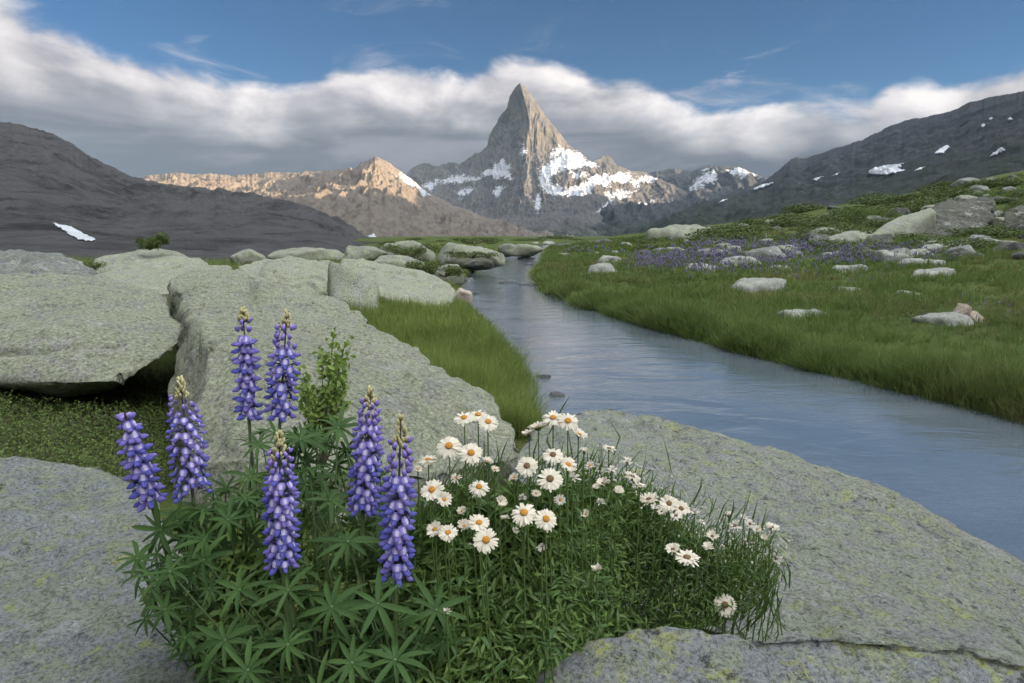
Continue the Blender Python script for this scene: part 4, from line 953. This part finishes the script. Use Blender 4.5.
def lupins():
    r = np.random.default_rng(77)
    # fill the clump with leaves
    up_x = [118, 135, 160, 200, 235, 262, 300, 340, 370, 400, 430, 460]; up_y = [585, 545, 505, 500, 440, 415, 418, 408, 445, 470, 520, 560]
    lo_x = [118, 150, 190, 225, 250, 460]; lo_y = [590, 625, 655, 700, 730, 760]
    pts = list(LEAFPTS); rnd = []
    while len(rnd) < 250:
        px, py = r.uniform(122, 455), r.uniform(405, 740)
        if py < np.interp(px, up_x, up_y) + 14 or py > np.interp(px, lo_x, lo_y): continue
        Y = np.interp(py, [400, 480, 560, 640, 740], [1.25, 1.12, 1.0, .93, .86]) + abs(r.normal()) * .10 + .02
        rnd.append((px, py, Y))
    plants = []
    for i, (lab, tp, bt, Y, nw, rs, bud, wpx) in enumerate(LUP):
        T, Bt = P(*tp, Y), P(*bt, Y + .015)
        bx, by = Bt[0] * .82 - .03, Y + .10 + .03 * (i % 3); base = np.array([bx, by, h1(bx, by) - .01])
        root = tag(empty('lupin', base), lab, 'lupin', 'lupins in the flowering clump'); plants.append((root, base, Bt))
        nw = int(nw * 1.1); ax = T - Bt; Ls = np.linalg.norm(ax); d, a, b = frame(ax)
        t = np.linspace(0, 1, 9)[:, None]; c1 = Bt - d * np.linalg.norm(Bt - base) * .5
        st = MB(); st.tube((1 - t) ** 2 * base + 2 * t * (1 - t) * c1 + t ** 2 * Bt, np.linspace(.0042, .0032, 9), 7); st.build('stem', [M_LUPSTEM], root, base)
        sp_ = MB(); sp_.tube(Bt + np.linspace(0, .985, 12)[:, None] * ax, np.linspace(.0030, .0011, 12), 6, 0)
        for k in range(int(34 * (bud > .05))):   # the cream tip: a cone of tight buds
            u = r.uniform(1 - bud * 1.05, 1.0); f = (1 - u) / max(bud, .05); ang_ = k * 2.4; rr = .0020 + .0078 * f
            o_ = Bt + ax * u + rr * (math.cos(ang_) * a + math.sin(ang_) * b); dr = unit(d * 1.4 + (math.cos(ang_) * a + math.sin(ang_) * b) * .5)
            q = Vector(dr).to_track_quat('X', 'Z').to_matrix(); sp_.ellipsoid(o_, (.0056, .0023, .0023), 5, 4, 1, np.array(q))
        spike = sp_.build('flower_spike', [M_RACHIS, M_CREAM], root, base)
        # each whorl: a ring of florets; subparts of the spike
        maxr = wpx / F * Y * .5; FS = min(Ls * (1 - bud * .8) / nw / .0125 * (.9 if rs > 1.02 else 1.0), maxr / .02)
        for wv in range(nw):
            u = (wv + .5 + r.normal() * .06) / nw * (1 - bud * .80); per = 7 if u < .8 else 6
            taper = 1.0 if u < .5 else 1 - .42 * ((u - .5) / .5) ** 1.3
            stage = 'open' if u < (1 - bud) * .80 else 'half'
            if bud < .05: stage = 'open' if u < .9 else 'half'
            for k in range(per):
                if r.random() < (.20 if rs > 1.02 else .06): continue
                th = 2 * math.pi * (k + (wv % 2) * .5) / per + r.normal() * .12
                out = math.cos(th) * a + math.sin(th) * b; s = FS * taper ** .6 * r.uniform(.88, 1.12)
                if stage == 'half': s *= .95
                tilt = (.05 + .6 * u + r.normal() * .22)
                x_ = unit(out + d * tilt * .6); y_ = unit(np.cross(d, x_)); z_ = np.cross(x_, y_)
                M = Matrix(((x_[0], y_[0], z_[0]), (x_[1], y_[1], z_[1]), (x_[2], y_[2], z_[2]))).to_4x4()
                pos = Bt + ax * u + out * max(maxr * taper - .0145 * s, .003) - base + d * r.normal() * .0012
                o = link('blossom', FLO[stage][int(r.random() < .75 - .7 * u) if stage == 'open' else 0], spike); o.matrix_local = Matrix.Translation(pos) @ M @ Matrix.Diagonal((s, s, s, 1))
    roots = np.array([p[1] for p in plants]); cnt = [0] * 7
    for j, (px, py, Y) in enumerate(pts + rnd):
        C = P(px, py, Y); gz = h1(C[0], C[1])
        if C[2] < gz + .02: C[2] = gz + .02 + r.random() * .03
        dist = np.linalg.norm((roots - C)[:, :2], axis=1) + .0012 * np.array(cnt); i = int(np.argmin(dist)); cnt[i] += 1; root, base, Bt = plants[i]
        out = C - (base * .5 + Bt * .5); out[2] = 0; toc = unit(CAM - C)
        big = j < len(pts)
        nrm = unit(np.array([0, 0, .85]) + toc * (.6 if big else .3) + unit(out) * .35 + r.normal(size=3) * (.22 if big else .42))
        start = base + (Bt - base) * r.uniform(.05, .45)
        L = (r.uniform(.046, .062) if big else r.uniform(.032, .054))
        link('leaf', leaf_mesh('leaf', base, C, nrm, L, int(r.integers(7, 11)), r, start), root)
lupins()

# ------------------------------------------------------------------ daisies
def head_mesh(name, dia, faded, closed, r):
    """rays round +Z, disc side"""
    miss = float(r.choice([.02, .05, .16])); sg = r.uniform(0, .35); mb = MB(); n = int(r.integers(22, 30)) if not faded else int(r.integers(11, 17))
    for ring in range(2 if closed < .3 else 2):
        for k in range(n):
            if r.random() < (miss if not faded else .25): continue
            th = 2 * math.pi * (k + .5 * ring) / n + r.normal() * .06; L = dia * .5 * r.uniform(.86, 1.05) * (1 - .06 * ring); w_ = dia * .5 * r.uniform(.075, .115)
            rise = closed * 1.1 + r.normal() * .10 + .05 * ring + (.25 * r.normal() if faded else 0); sag = r.uniform(.0, .35) + sg + (.35 if faded else 0)
            d = np.array([math.cos(th), math.sin(th), 0]); sd_ = np.array([-d[1], d[0], 0]); tw = r.normal() * .25; V = []
            for s, kx in ((.16, .5), (.45, .95), (.8, 1.0), (1.0, .55)):
                c = d * L * s * math.cos(rise) + np.array([0, 0, 1]) * (L * s * math.sin(rise) - L * sag * .5 * s * s)
                e = sd_ + np.array([0, 0, tw * s]); V += [c - e * w_ * kx, c + e * w_ * kx]
            mb.add(V, [(0, 1, 3, 2), (2, 3, 5, 4), (4, 5, 7, 6)], 0)
    mb.ellipsoid((0, 0, -dia * .05), (dia * .13, dia * .13, dia * .09), 9, 6, 1)     # green cup under the rays
    return mb.mesh(name, [M_FADED if faded else M_PETAL, M_DAISYSTEM])
def disc_mesh(dia, r, brown=False): 
    mb = MB(); mb.ellipsoid((0, 0, .0), (dia * .15, dia * .15, dia * .07), 12, 8); return mb.mesh('disc', [M_DISC2 if brown else M_DISC])
# label, pixel, diameter px, depth, nod (0 = facing the sky, 1 = facing the camera, 2 = drooping), closed 0..1, faded, turn sideways
DA = [
 ('daisy of the top row before the whaleback, farthest from the river', 464, 418, 25, 1.10, .35, .05, 0, -.2),
 ('middle daisy of the three in the top row before the whaleback', 478, 415, 24, 1.14, .25, .05, 0, 0),
 ('daisy of the top row before the whaleback with the widest open face', 488, 422, 24, 1.10, .55, 0, 0, .25),
 ('large open daisy with an orange disc just below the top row', 449, 446, 29, 1.00, .8, 0, 0, -.05),
 ('open daisy with an orange disc touching the large one below the top row', 471, 453, 28, 1.00, .85, 0, 0, .15),
 ('thin daisy seen edge on close to the bluest lupin', 428, 460, 22, 1.04, .08, .15, 0, -.2),
 ('daisy with a tilted face between the lupin and the small lone daisy', 432, 490, 28, .97, .7, .05, 0, -.3),
 ('ruffled half closed daisy under the tilted one', 444, 500, 22, .96, .9, .55, 0, .3),
 ('small lone yellow centred daisy in the middle of its own gap', 479, 487, 24, 1.0, .6, 0, 0, .1),
 ('nodding creamy half closed daisy in the gap below the small lone one', 500, 502, 19, 1.02, .9, .7, 0, .6),
 ('faded bud above the pair of wide daisies', 522, 499, 17, 1.06, .3, .9, 1, .2),
 ('highest daisy on the river side, seen partly edge on', 553, 418, 25, 1.14, .45, 0, 0, -.15),
 ('open daisy with an orange red disc highest on the river side', 568, 421, 25, 1.12, .75, 0, 0, .1),
 ('pale daisy seen from behind, in the high cluster on the river side', 538, 428, 24, 1.16, -.1, .35, 0, -.5),
 ('washed out daisy lowest in the high cluster on the river side', 529, 434, 18, 1.17, .0, .4, 0, -.5),
 ('daisy drooping to the side at the edge of the high cluster on the river side', 579, 435, 22, 1.13, .2, .4, 0, .8),
 ('flat daisy with a grey brown disc, topmost of the middle trio', 553, 455, 25, 1.08, .5, 0, 0, 0),
 ('open daisy with a grey brown disc, end of the middle trio toward the lupins', 527, 466, 26, 1.05, .8, 0, 0, -.15),
 ('ragged daisy in the middle trio turned away toward the river', 568, 465, 24, 1.08, .5, .3, 0, .6),
 ('largest daisy of the middle trio, brown disc and long rays', 550, 479, 30, 1.03, .75, .0, 0, .05),
 ('withered daisy next to the largest of the middle trio', 573, 478, 20, 1.07, .5, .7, 1, .3),
 ('wide daisy joined to an orange centred one, white rays drooping', 524, 513, 32, .96, .55, 0, 0, -.1),
 ('orange centred daisy of the joined pair', 546, 519, 28, .95, .8, 0, 0, .3),
 ('ragged daisy at the lupin end of the low cluster', 435, 530, 22, .95, .6, .3, 0, -.4),
 ('ragged daisy with a yellow disc in the low cluster', 448, 533, 24, .93, .6, .2, 0, -.1),
 ('upper daisy of the low cluster, yellow disc half covered', 479, 523, 26, .95, .5, .15, 0, .1),
 ('lowest and roundest open daisy of the low cluster, face on', 486, 540, 30, .90, .95, 0, 0, .1),
 ('closing daisy squeezed in the middle of the low cluster', 464, 527, 20, .97, .5, .6, 0, .2),
 ('dry clustered bud head hanging below the joined pair', 542, 546, 20, .96, 1.3, .8, 1, .1),
 ('daisy bud peeping out behind the two big orange discs', 487, 462, 17, 1.08, .1, .5, 0, .4),
 ('small white daisy on edge, first one along the river side slope', 609, 449, 18, 1.22, .05, .35, 0, .3),
 ('closing daisy on the slope below the first edge on one', 627, 461, 16, 1.24, .2, .7, 1, .2),
 ('white daisy on edge, leaning to the river, below the closing one', 632, 477, 22, 1.20, .15, .3, 0, .6),
 ('bell shaped daisy above the feathery foliage in the middle of the slope', 603, 484, 18, 1.15, .3, .6, 0, -.4),
 ('faded daisy close above the feathery foliage', 600, 503, 16, 1.14, .2, .7, 1, 0),
 ('daisy at the upper end of the long white row, on edge', 649, 500, 24, 1.15, .15, .3, 0, -.4),
 ('pinkish daisy in the middle of the long white row', 669, 504, 24, 1.13, .6, .25, 0, 0),
 ('ragged daisy at the lower end of the long white row', 681, 509, 22, 1.13, .6, .3, 0, .4),
 ('dry tan seed head at the end of the long white row', 695, 513, 16, 1.14, .3, .8, 1, .3),
 ('closed white daisy standing alone above the long dry tangle', 729, 516, 15, 1.22, .1, .8, 0, 0),
 ('small scruffy daisy between the white row and the lone closed one', 712, 537, 18, 1.13, .4, .5, 0, .2),
 ('dry tan daisy head in the middle of the dry tangle', 744, 519, 14, 1.22, .3, .7, 1, .2),
 ('last white daisy toward the river at the edge of the dry tangle', 772, 528, 18, 1.22, .2, .45, 0, .4),
 ('upper daisy of the drooping pair below the long white row', 673, 550, 20, 1.05, .3, .45, 0, -.3),
 ('drooping broad daisy seen from the side below the long white row', 687, 558, 30, 1.03, .15, .2, 0, .1),
 ('upright closed creamy daisy alone in the dark foliage', 597, 572, 22, .98, .2, .95, 0, -.2),
 ('lone daisy with a dark brown disc lowest on the river side, face on', 725, 605, 27, 1.06, .95, .05, 0, .15),
 ('limp dry daisy head fallen over the lichened rock', 776, 558, 17, 1.17, 1.2, .6, 1, .3),
 ('closed dry bud nearest the bottom, below the low cluster', 447, 613, 17, .86, .1, 1.0, 1, 0),
]
def daisies():
    r = np.random.default_rng(91); leafm = []
    ex = [('tiny half closed cream daisy head in the thick of the daisy clump', float(x), float(y), float(d), 1.08, float(nd), float(cl), int(fd), float(sd_)) for x, y, d, nd, cl, fd, sd_ in zip(
        [418, 456, 462, 495, 505, 514, 536, 560, 584, 590, 596, 612, 618, 640, 655, 662, 676, 702, 735, 750, 757, 764, 708, 586, 515, 470], [470, 478, 512, 470, 520, 478, 494, 500, 452, 466, 488, 470, 492, 486, 508, 512, 516, 522, 526, 524, 530, 538, 548, 515, 532, 546],
        r.uniform(11, 17, 26), r.uniform(-.1, .8, 26), r.uniform(.3, .85, 26), r.random(26) < .45, r.normal(size=26) * .4)]
    for i, (lab, px, py, dpx, Y, nod, closed, faded, side) in enumerate(DA + ex):
        Y = Y + .20 * float(sstep(560, 640, px))
        H = P(px, py, Y); dia = dpx / F * Y * .93; toc = unit(CAM - H); toc_h = unit([toc[0], toc[1], 0])
        nf = unit(np.array([0, 0, 1.]) * math.cos(nod * .95) + toc_h * math.sin(nod * .95) + np.array([1, 0, 0.]) * side * .6)
        bx = H[0] * .85 + .03 + r.normal() * .012; by = min(Y + .05 + abs(r.normal()) * .03, 1.45); base = np.array([bx, by, min(h1(bx, by), H[2] - .12)])
        root = tag(empty('daisy', base), lab, 'daisy', 'white daisies among the foliage')
        c1 = H - np.array([0, 0, np.linalg.norm(H - base) * .5]) - nf * .01; t = np.linspace(0, 1, 9)[:, None]
        pts = (1 - t) ** 2 * base + 2 * t * (1 - t) * c1 + t ** 2 * (H - nf * dia * .06)
        st = MB(); st.tube(pts, np.linspace(.0017, .0011, 9), 6); st.build('stem', [M_DAISYSTEM], root, base)
        q = Vector(nf).to_track_quat('Z', 'Y').to_matrix().to_4x4()
        hd = link('flower_head', head_mesh('flower_head', dia, faded, closed, r), root); hd.matrix_local = Matrix.Translation(H - base) @ q
        if closed < .65: dd = link('disc', disc_mesh(dia, r, 'brown' in lab or px > 600), hd); dd.location = (0, 0, dia * .045)
        for k in range(6):
            u = r.uniform(.25, .85); c = (1 - u) ** 2 * base + 2 * u * (1 - u) * c1 + u ** 2 * H; az = r.uniform(0, 6.28); L = r.uniform(.028, .05) * (1.1 - .5 * u)
            d = np.array([math.cos(az), math.sin(az), r.uniform(.3, 1.1)]); d = unit(d); s_ = unit(np.cross(d, [0, 0, 1.])); n_ = np.cross(s_, d); W_ = L * .09; V = []
            for s, kx in ((0, .4), (.35, 1), (.7, .9), (1, .05)):
                cc_ = c + d * L * s - np.array([0, 0, 1]) * L * .35 * s * s; V += [cc_ - s_ * W_ * kx + n_ * W_ * .4 * kx, cc_, cc_ + s_ * W_ * kx + n_ * W_ * .4 * kx]
            mb = MB(); mb.add(V, [(j * 3 + e, j * 3 + e + 1, j * 3 + e + 4, j * 3 + e + 3) for j in range(3) for e in range(2)]); mb.build('leaf', [M_DAISYLEAF], root, base)
daisies()
def undergrowth():
    r = np.random.default_rng(55); mb = MB(); n = 15000
    ux = [400, 430, 470, 520, 560, 600, 640, 690, 720, 760, 785]; uy = [575, 520, 490, 500, 480, 475, 490, 525, 540, 545, 560]
    lx = [400, 505, 535, 585, 650, 720, 750, 785]; ly = [760, 760, 675, 645, 635, 625, 610, 580]
    shift = lambda px: .24 * sstep(540, 640, px)
    def pts(px, py, Y):
        u, v = (px - CX) / F, (py - CY) / F; D_ = np.stack([u, cp - v * sp, -sp - v * cp], -1); C = CAM + D_ * (Y / D_[:, 1])[:, None]
        C[:, 2] = np.maximum(C[:, 2], height(C[:, 0], C[:, 1]) + .01); return C
    px = r.uniform(395, 785, n * 3); py = r.uniform(470, 760, n * 3); k = (py > np.interp(px, ux, uy) + 9 * r.normal(size=n * 3)) & (py < np.interp(px, lx, ly)) & (r.random(n * 3) < np.interp(px, [395, 690, 790], [1, 1, .12])); px, py = px[k][:n], py[k][:n]
    Y = np.interp(py, [470, 540, 600, 680, 760], [1.15, 1.08, 1.02, .93, .88]) + shift(px) + np.abs(r.normal(size=len(px))) * .07
    C = pts(px, py, Y); m = len(C); feather = px > 640
    L = np.where(feather, r.uniform(.014, .034, m), r.uniform(.018, .040, m)); leaf_cloud(mb, C, unit(r.normal(size=(m, 3)) * .75 + [0, -.45, .7]), L, L * np.where(feather, .13, .20), r)
    px = r.uniform(560, 780, 6000); py = np.interp(px, ux, uy) + 8 + r.random(6000) ** .8 * 110; k = (py < np.interp(px, lx, ly)) & (r.random(6000) < np.interp(px, [560, 700, 785], [1, 1, .2])); px, py = px[k], py[k]
    C = pts(px, py, np.interp(py, [470, 540, 600, 680], [1.13, 1.07, 1.01, .95]) + shift(px) + np.abs(r.normal(size=len(px))) * .05); L = r.uniform(.012, .026, len(px)); leaf_cloud(mb, C, unit(r.normal(size=(len(px), 3)) * .8 + [0, -.5, .6]), L, L * .16, r)
    # narrow upright leaves and stalks reaching up between the flower heads
    n3 = 2600; px = 415 + 370 * r.random(n3) ** 1.5; py = np.interp(px, ux, uy) + r.normal(size=n3) * 26 + 14; Y = np.interp(py, [440, 540, 600, 680], [1.17, 1.08, 1.02, .93]) + shift(px) + np.abs(r.normal(size=n3)) * .05
    T = pts(px, py, Y); B = T + np.stack([r.normal(size=n3) * .02 - .02, np.abs(r.normal(size=n3)) * .015, -r.uniform(.05, .11, n3)], -1)
    s = unit(np.stack([np.ones(n3), r.normal(size=n3) * .7, np.zeros(n3)], -1)); w_ = r.uniform(.0009, .0022, n3)[:, None]; M_ = (B + T) / 2 + r.normal(size=(n3, 3)) * .006
    V = np.stack([B - s * w_ * .7, B + s * w_ * .7, M_ - s * w_, M_ + s * w_, T], 1).reshape(-1, 3); o = np.arange(n3)[:, None] * 5
    mb.add(V, (o + np.array([[0, 1, 3, 2]])), 0); mb.add(V, (o + np.array([[2, 3, 4]])), 0)
    # tiny dry buds among them
    n4 = 260; px = r.uniform(560, 792, n4); py = np.interp(px, ux, uy) + r.normal(size=n4) * 14 - 6; C = pts(px, py, 1.34 + r.normal(size=n4) * .03)
    for c in C: mb.ellipsoid(c, (.0022 * r.uniform(.6, 1.3), .002, .003 * r.uniform(.7, 1.3)), 5, 4, 2)
    # fine soft leaves under the lupins
    n2 = 4500; qx = r.uniform(140, 440, n2); qy = r.uniform(470, 760, n2); Yq = np.interp(qy, [470, 560, 640, 760], [1.25, 1.1, 1.02, .95]) + np.abs(r.normal(size=n2)) * .06
    k = (qy > np.interp(qx, [140, 200, 240, 340, 440], [590, 540, 480, 450, 530])) & (qy < np.interp(qx, [140, 190, 225, 250, 440], [600, 640, 690, 730, 760])); qx, qy, Yq = qx[k], qy[k], Yq[k]
    C = pts(qx, qy, Yq); L = r.uniform(.02, .05, len(C)); leaf_cloud(mb, C, unit(r.normal(size=(len(C), 3)) * .5 + [0, -.4, .8]), L, L * .22, r)
    o = mb.build('undergrowth', [M_UNDER, M_DAISYSTEM, M_FADED]); tag(o, 'dense dark green leaves and thin stalks under the daisies and lupins', 'undergrowth', kind='stuff')
undergrowth()
# ------------------------------------------------------------------ light, sky, render settings
SUN_AZ, SUN_EL = 102.0, 9.0        # degrees clockwise from the view direction, and above the horizon
sd = np.array([math.sin(rad(SUN_AZ)) * math.cos(rad(SUN_EL)), math.cos(rad(SUN_AZ)) * math.cos(rad(SUN_EL)), math.sin(rad(SUN_EL))])
sl = bpy.data.lights.new('sun', 'SUN'); so = bpy.data.objects.new('sun', sl); COL.objects.link(so)
sl.energy = 5.0; sl.angle = rad(.5); sl.color = (1, .77, .52)
so.rotation_euler = Vector(sd).to_track_quat('Z', 'Y').to_euler(); so.location = (20, -20, 40)

W = bpy.data.worlds.new('World'); SC.world = W; W.use_nodes = True
t = W.node_tree; t.nodes.clear()
class WN(NT):
    def __init__(s, tree): s.t = tree
w = WN(t)
wo = w.n('OutputWorld'); bg = w.n('Background'); w.l(bg.outputs[0], wo.inputs[0]); bg.inputs[1].default_value = .05
sky = w.n('TexSky', sky_type='NISHITA'); sky.sun_disc = False; sky.sun_elevation = rad(SUN_EL); sky.sun_rotation = rad(SUN_AZ)
sky.air_density = 1.0; sky.dust_density = .6; sky.ozone_density = 2.0; sky.altitude = 2000
D = w.coord('Generated')
sep = w.n('SeparateXYZ'); w.l(D, sep.inputs[0]); X, Y, Z = sep.outputs
az = w.math('ARCTAN2', X, Y)                   # 0 = view direction, clockwise positive
el = w.math('ARCSINE', Z)
azd = w.math('MULTIPLY', az, 180 / math.pi); eld = w.math('MULTIPLY', el, 180 / math.pi)
# height of the top of the cloud bank, in degrees, round the horizon
def ang(px, py):
    d = ray(px, py); return math.degrees(math.atan2(d[0], d[1])), math.degrees(math.atan2(d[2], math.hypot(d[0], d[1])))
TOP = [(-260, -70), (-120, -40), (0, 8), (60, 26), (120, 50), (180, 68), (250, 78), (330, 74), (400, 70), (450, 76), (500, 62), (530, 60), (570, 66), (620, 78), (655, 94), (690, 106), (740, 104), (790, 102), (835, 102), (862, 108), (880, 92), (930, 84), (980, 66), (1024, 55), (1150, 22), (1300, -30)]
fc = w.n('FloatCurve'); cu = fc.mapping.curves[0]
A = [ang(*p) for p in TOP]
pts = [(-180, 30)] + A + [(180, 30)]
pts = [((a + 180) / 360, e / 60) for a, e in pts]
cu.points[0].location = pts[0]; cu.points[1].location = pts[-1]
for p in pts[1:-1]: cu.points.new(*p)
for p in cu.points: p.handle_type = 'AUTO'
fc.mapping.update()
w.l(w.math('MULTIPLY_ADD', azd, 1 / 360, .5), fc.inputs['Value'])
top = w.math('MULTIPLY', fc.outputs[0], 60)
# puffs
cv = w.n('CombineXYZ'); w.l(w.math('MULTIPLY', azd, .70), cv.inputs[0]); w.l(w.math('MULTIPLY', eld, 1.35), cv.inputs[1])
base = cv.outputs[0]
def cloudn(vec): 
    a = w.noise(vec, .17, 10, .53, .25); return a
n1 = cloudn(base)
off = w.n('VectorMath', operation='ADD'); w.l(base, off.inputs[0]); off.inputs[1].default_value = (1.1, 1.3, 0)
n2 = cloudn(off.outputs[0])
edge = w.math('ADD', w.math('SUBTRACT', top, eld), w.math('MULTIPLY', w.math('SUBTRACT', n1, .5), 7.0))   # >0 inside the bank
veil = w.noise(w.mapping(base, (.6, 2.2, 1)), .10, 6, .6, .6)
dens = w.ramp(edge, -.35, 1.1)
# wisps above the bank
wn_ = w.noise(w.mapping(base, (.5, 1.0, 1)), .22, 8, .62, .9)
wisp = w.math('MULTIPLY', w.ramp(wn_, .55, .78), w.ramp(edge, -9.0, -1.0, 0, .55))
dens = w.math('MAXIMUM', dens, wisp)
lit = w.math('ADD', w.math('MULTIPLY', w.math('SUBTRACT', n1, n2), 3.2), .5, clamp=True)
depth_ = w.math('SUBTRACT', top, eld)
CB = 10.0       # sky radiance is scaled by .1 in the Background
def c10(c): return tuple(v for v in c)
bright = w.mix(lit, (.44, .42, .46), (1.06, .99, .96))
grey = w.mix(w.ramp(veil, .40, .60), (.115, .122, .155), (.26, .25, .29))
low = w.mix(w.ramp(veil, .40, .60), (.09, .115, .15), (.14, .165, .205))
relh = w.math('DIVIDE', eld, w.math('MAXIMUM', top, 1.0))
cc = w.mix(w.ramp(w.math('ADD', relh, w.math('MULTIPLY', w.math('SUBTRACT', n1, .5), .5)), .58, .96), grey, bright)
cc = w.mix(w.ramp(eld, 7.0, 1.5), cc, low)
# unseen bright cloud added overhead and behind the camera to fill the foreground
ov = w.n('VectorMath', operation='SCALE'); w.l(D, ov.inputs[0]); 
w.l(w.math('DIVIDE', 1.0, w.math('MAXIMUM', Z, .12)), ov.inputs['Scale'])
on = w.noise(ov.outputs[0], .9, 7, .55, .3)
oc = w.mix(w.ramp(on, .35, .7), (1.75, 1.87, 2.02), (3.7, 3.9, 4.1))
om = w.math('MULTIPLY', w.ramp(on, .36, .52), w.math('MAXIMUM', w.ramp(eld, 32, 46), w.math('MULTIPLY', w.ramp(Y, .05, -.35), w.ramp(eld, 2, 10))))
k = w.n('VectorMath', operation='SCALE'); w.l(sky.outputs[0], k.inputs[0]); k.inputs['Scale'].default_value = SKYK = .37
def up(col, s=CB):
    v = w.n('VectorMath', operation='SCALE'); w.l(col, v.inputs[0]); v.inputs['Scale'].default_value = s; return v.outputs[0]
CLOUDK = 4.4
dotn = w.n('VectorMath', operation='DOT_PRODUCT'); w.l(D, dotn.inputs[0]); dotn.inputs[1].default_value = tuple(float(v) for v in (lambda q: q / np.linalg.norm(q))(np.array([.72, -.25, .62])))
sg = w.n('VectorMath', operation='SCALE'); w.l(oc, sg.inputs[0]); w.l(w.ramp(dotn.outputs['Value'], -.1, 1.0, .34, 2.05), sg.inputs['Scale']); oc = sg.outputs[0]      # added fill cloud, brightened on the sun side to model the boulders
c = w.mix(om, w.mix(1.0, k.outputs[0], (.42, .92, 1.34), 'MULTIPLY'), up(oc, CLOUDK))
c = w.mix(dens, c, up(cc, CLOUDK))
w.l(c, bg.inputs[0])

def haze():
    mb = MB(); x0, x1, y0, y1, z0, z1 = -7000, 7000, -7000, 7000, -30, 1000
    mb.add([(x0, y0, z0), (x1, y0, z0), (x1, y1, z0), (x0, y1, z0), (x0, y0, z1), (x1, y0, z1), (x1, y1, z1), (x0, y1, z1)], [(0, 3, 2, 1), (4, 5, 6, 7), (0, 1, 5, 4), (1, 2, 6, 5), (2, 3, 7, 6), (3, 0, 4, 7)])
    m = bpy.data.materials.new('valley_haze'); m.use_nodes = True; t_ = m.node_tree; t_.nodes.clear(); o_ = t_.nodes.new('ShaderNodeOutputMaterial'); v_ = t_.nodes.new('ShaderNodeVolumePrincipled')
    v_.inputs['Color'].default_value = (.52, .74, 1, 1); v_.inputs['Density'].default_value = HAZE; v_.inputs['Anisotropy'].default_value = .0
    t_.links.new(v_.outputs[0], o_.inputs['Volume'])
    tag(mb.build('haze', [m], smooth=False), 'thin blue valley air between here and the mountains', 'haze', kind='stuff')
HAZE = 2.0e-5
haze()
SC.view_settings.view_transform = 'Standard'; SC.view_settings.look = 'None'; SC.view_settings.gamma = 1; SC.view_settings.use_curve_mapping = False
SC.view_settings.exposure = 2.12
SC.render.engine = 'CYCLES'
cy = SC.cycles
cy.use_denoising = True
try: cy.denoiser = 'OPENIMAGEDENOISE'; cy.denoising_input_passes = 'RGB_ALBEDO_NORMAL'; cy.denoising_prefilter = 'ACCURATE'
except Exception: pass
cy.volume_bounces = 1; cy.max_bounces = 5; cy.diffuse_bounces = 3; cy.glossy_bounces = 2; cy.transmission_bounces = 3; cy.transparent_max_bounces = 6
cy.sample_clamp_indirect = 4; cy.use_adaptive_sampling = False
cy.caustics_reflective = False; cy.caustics_refractive = False
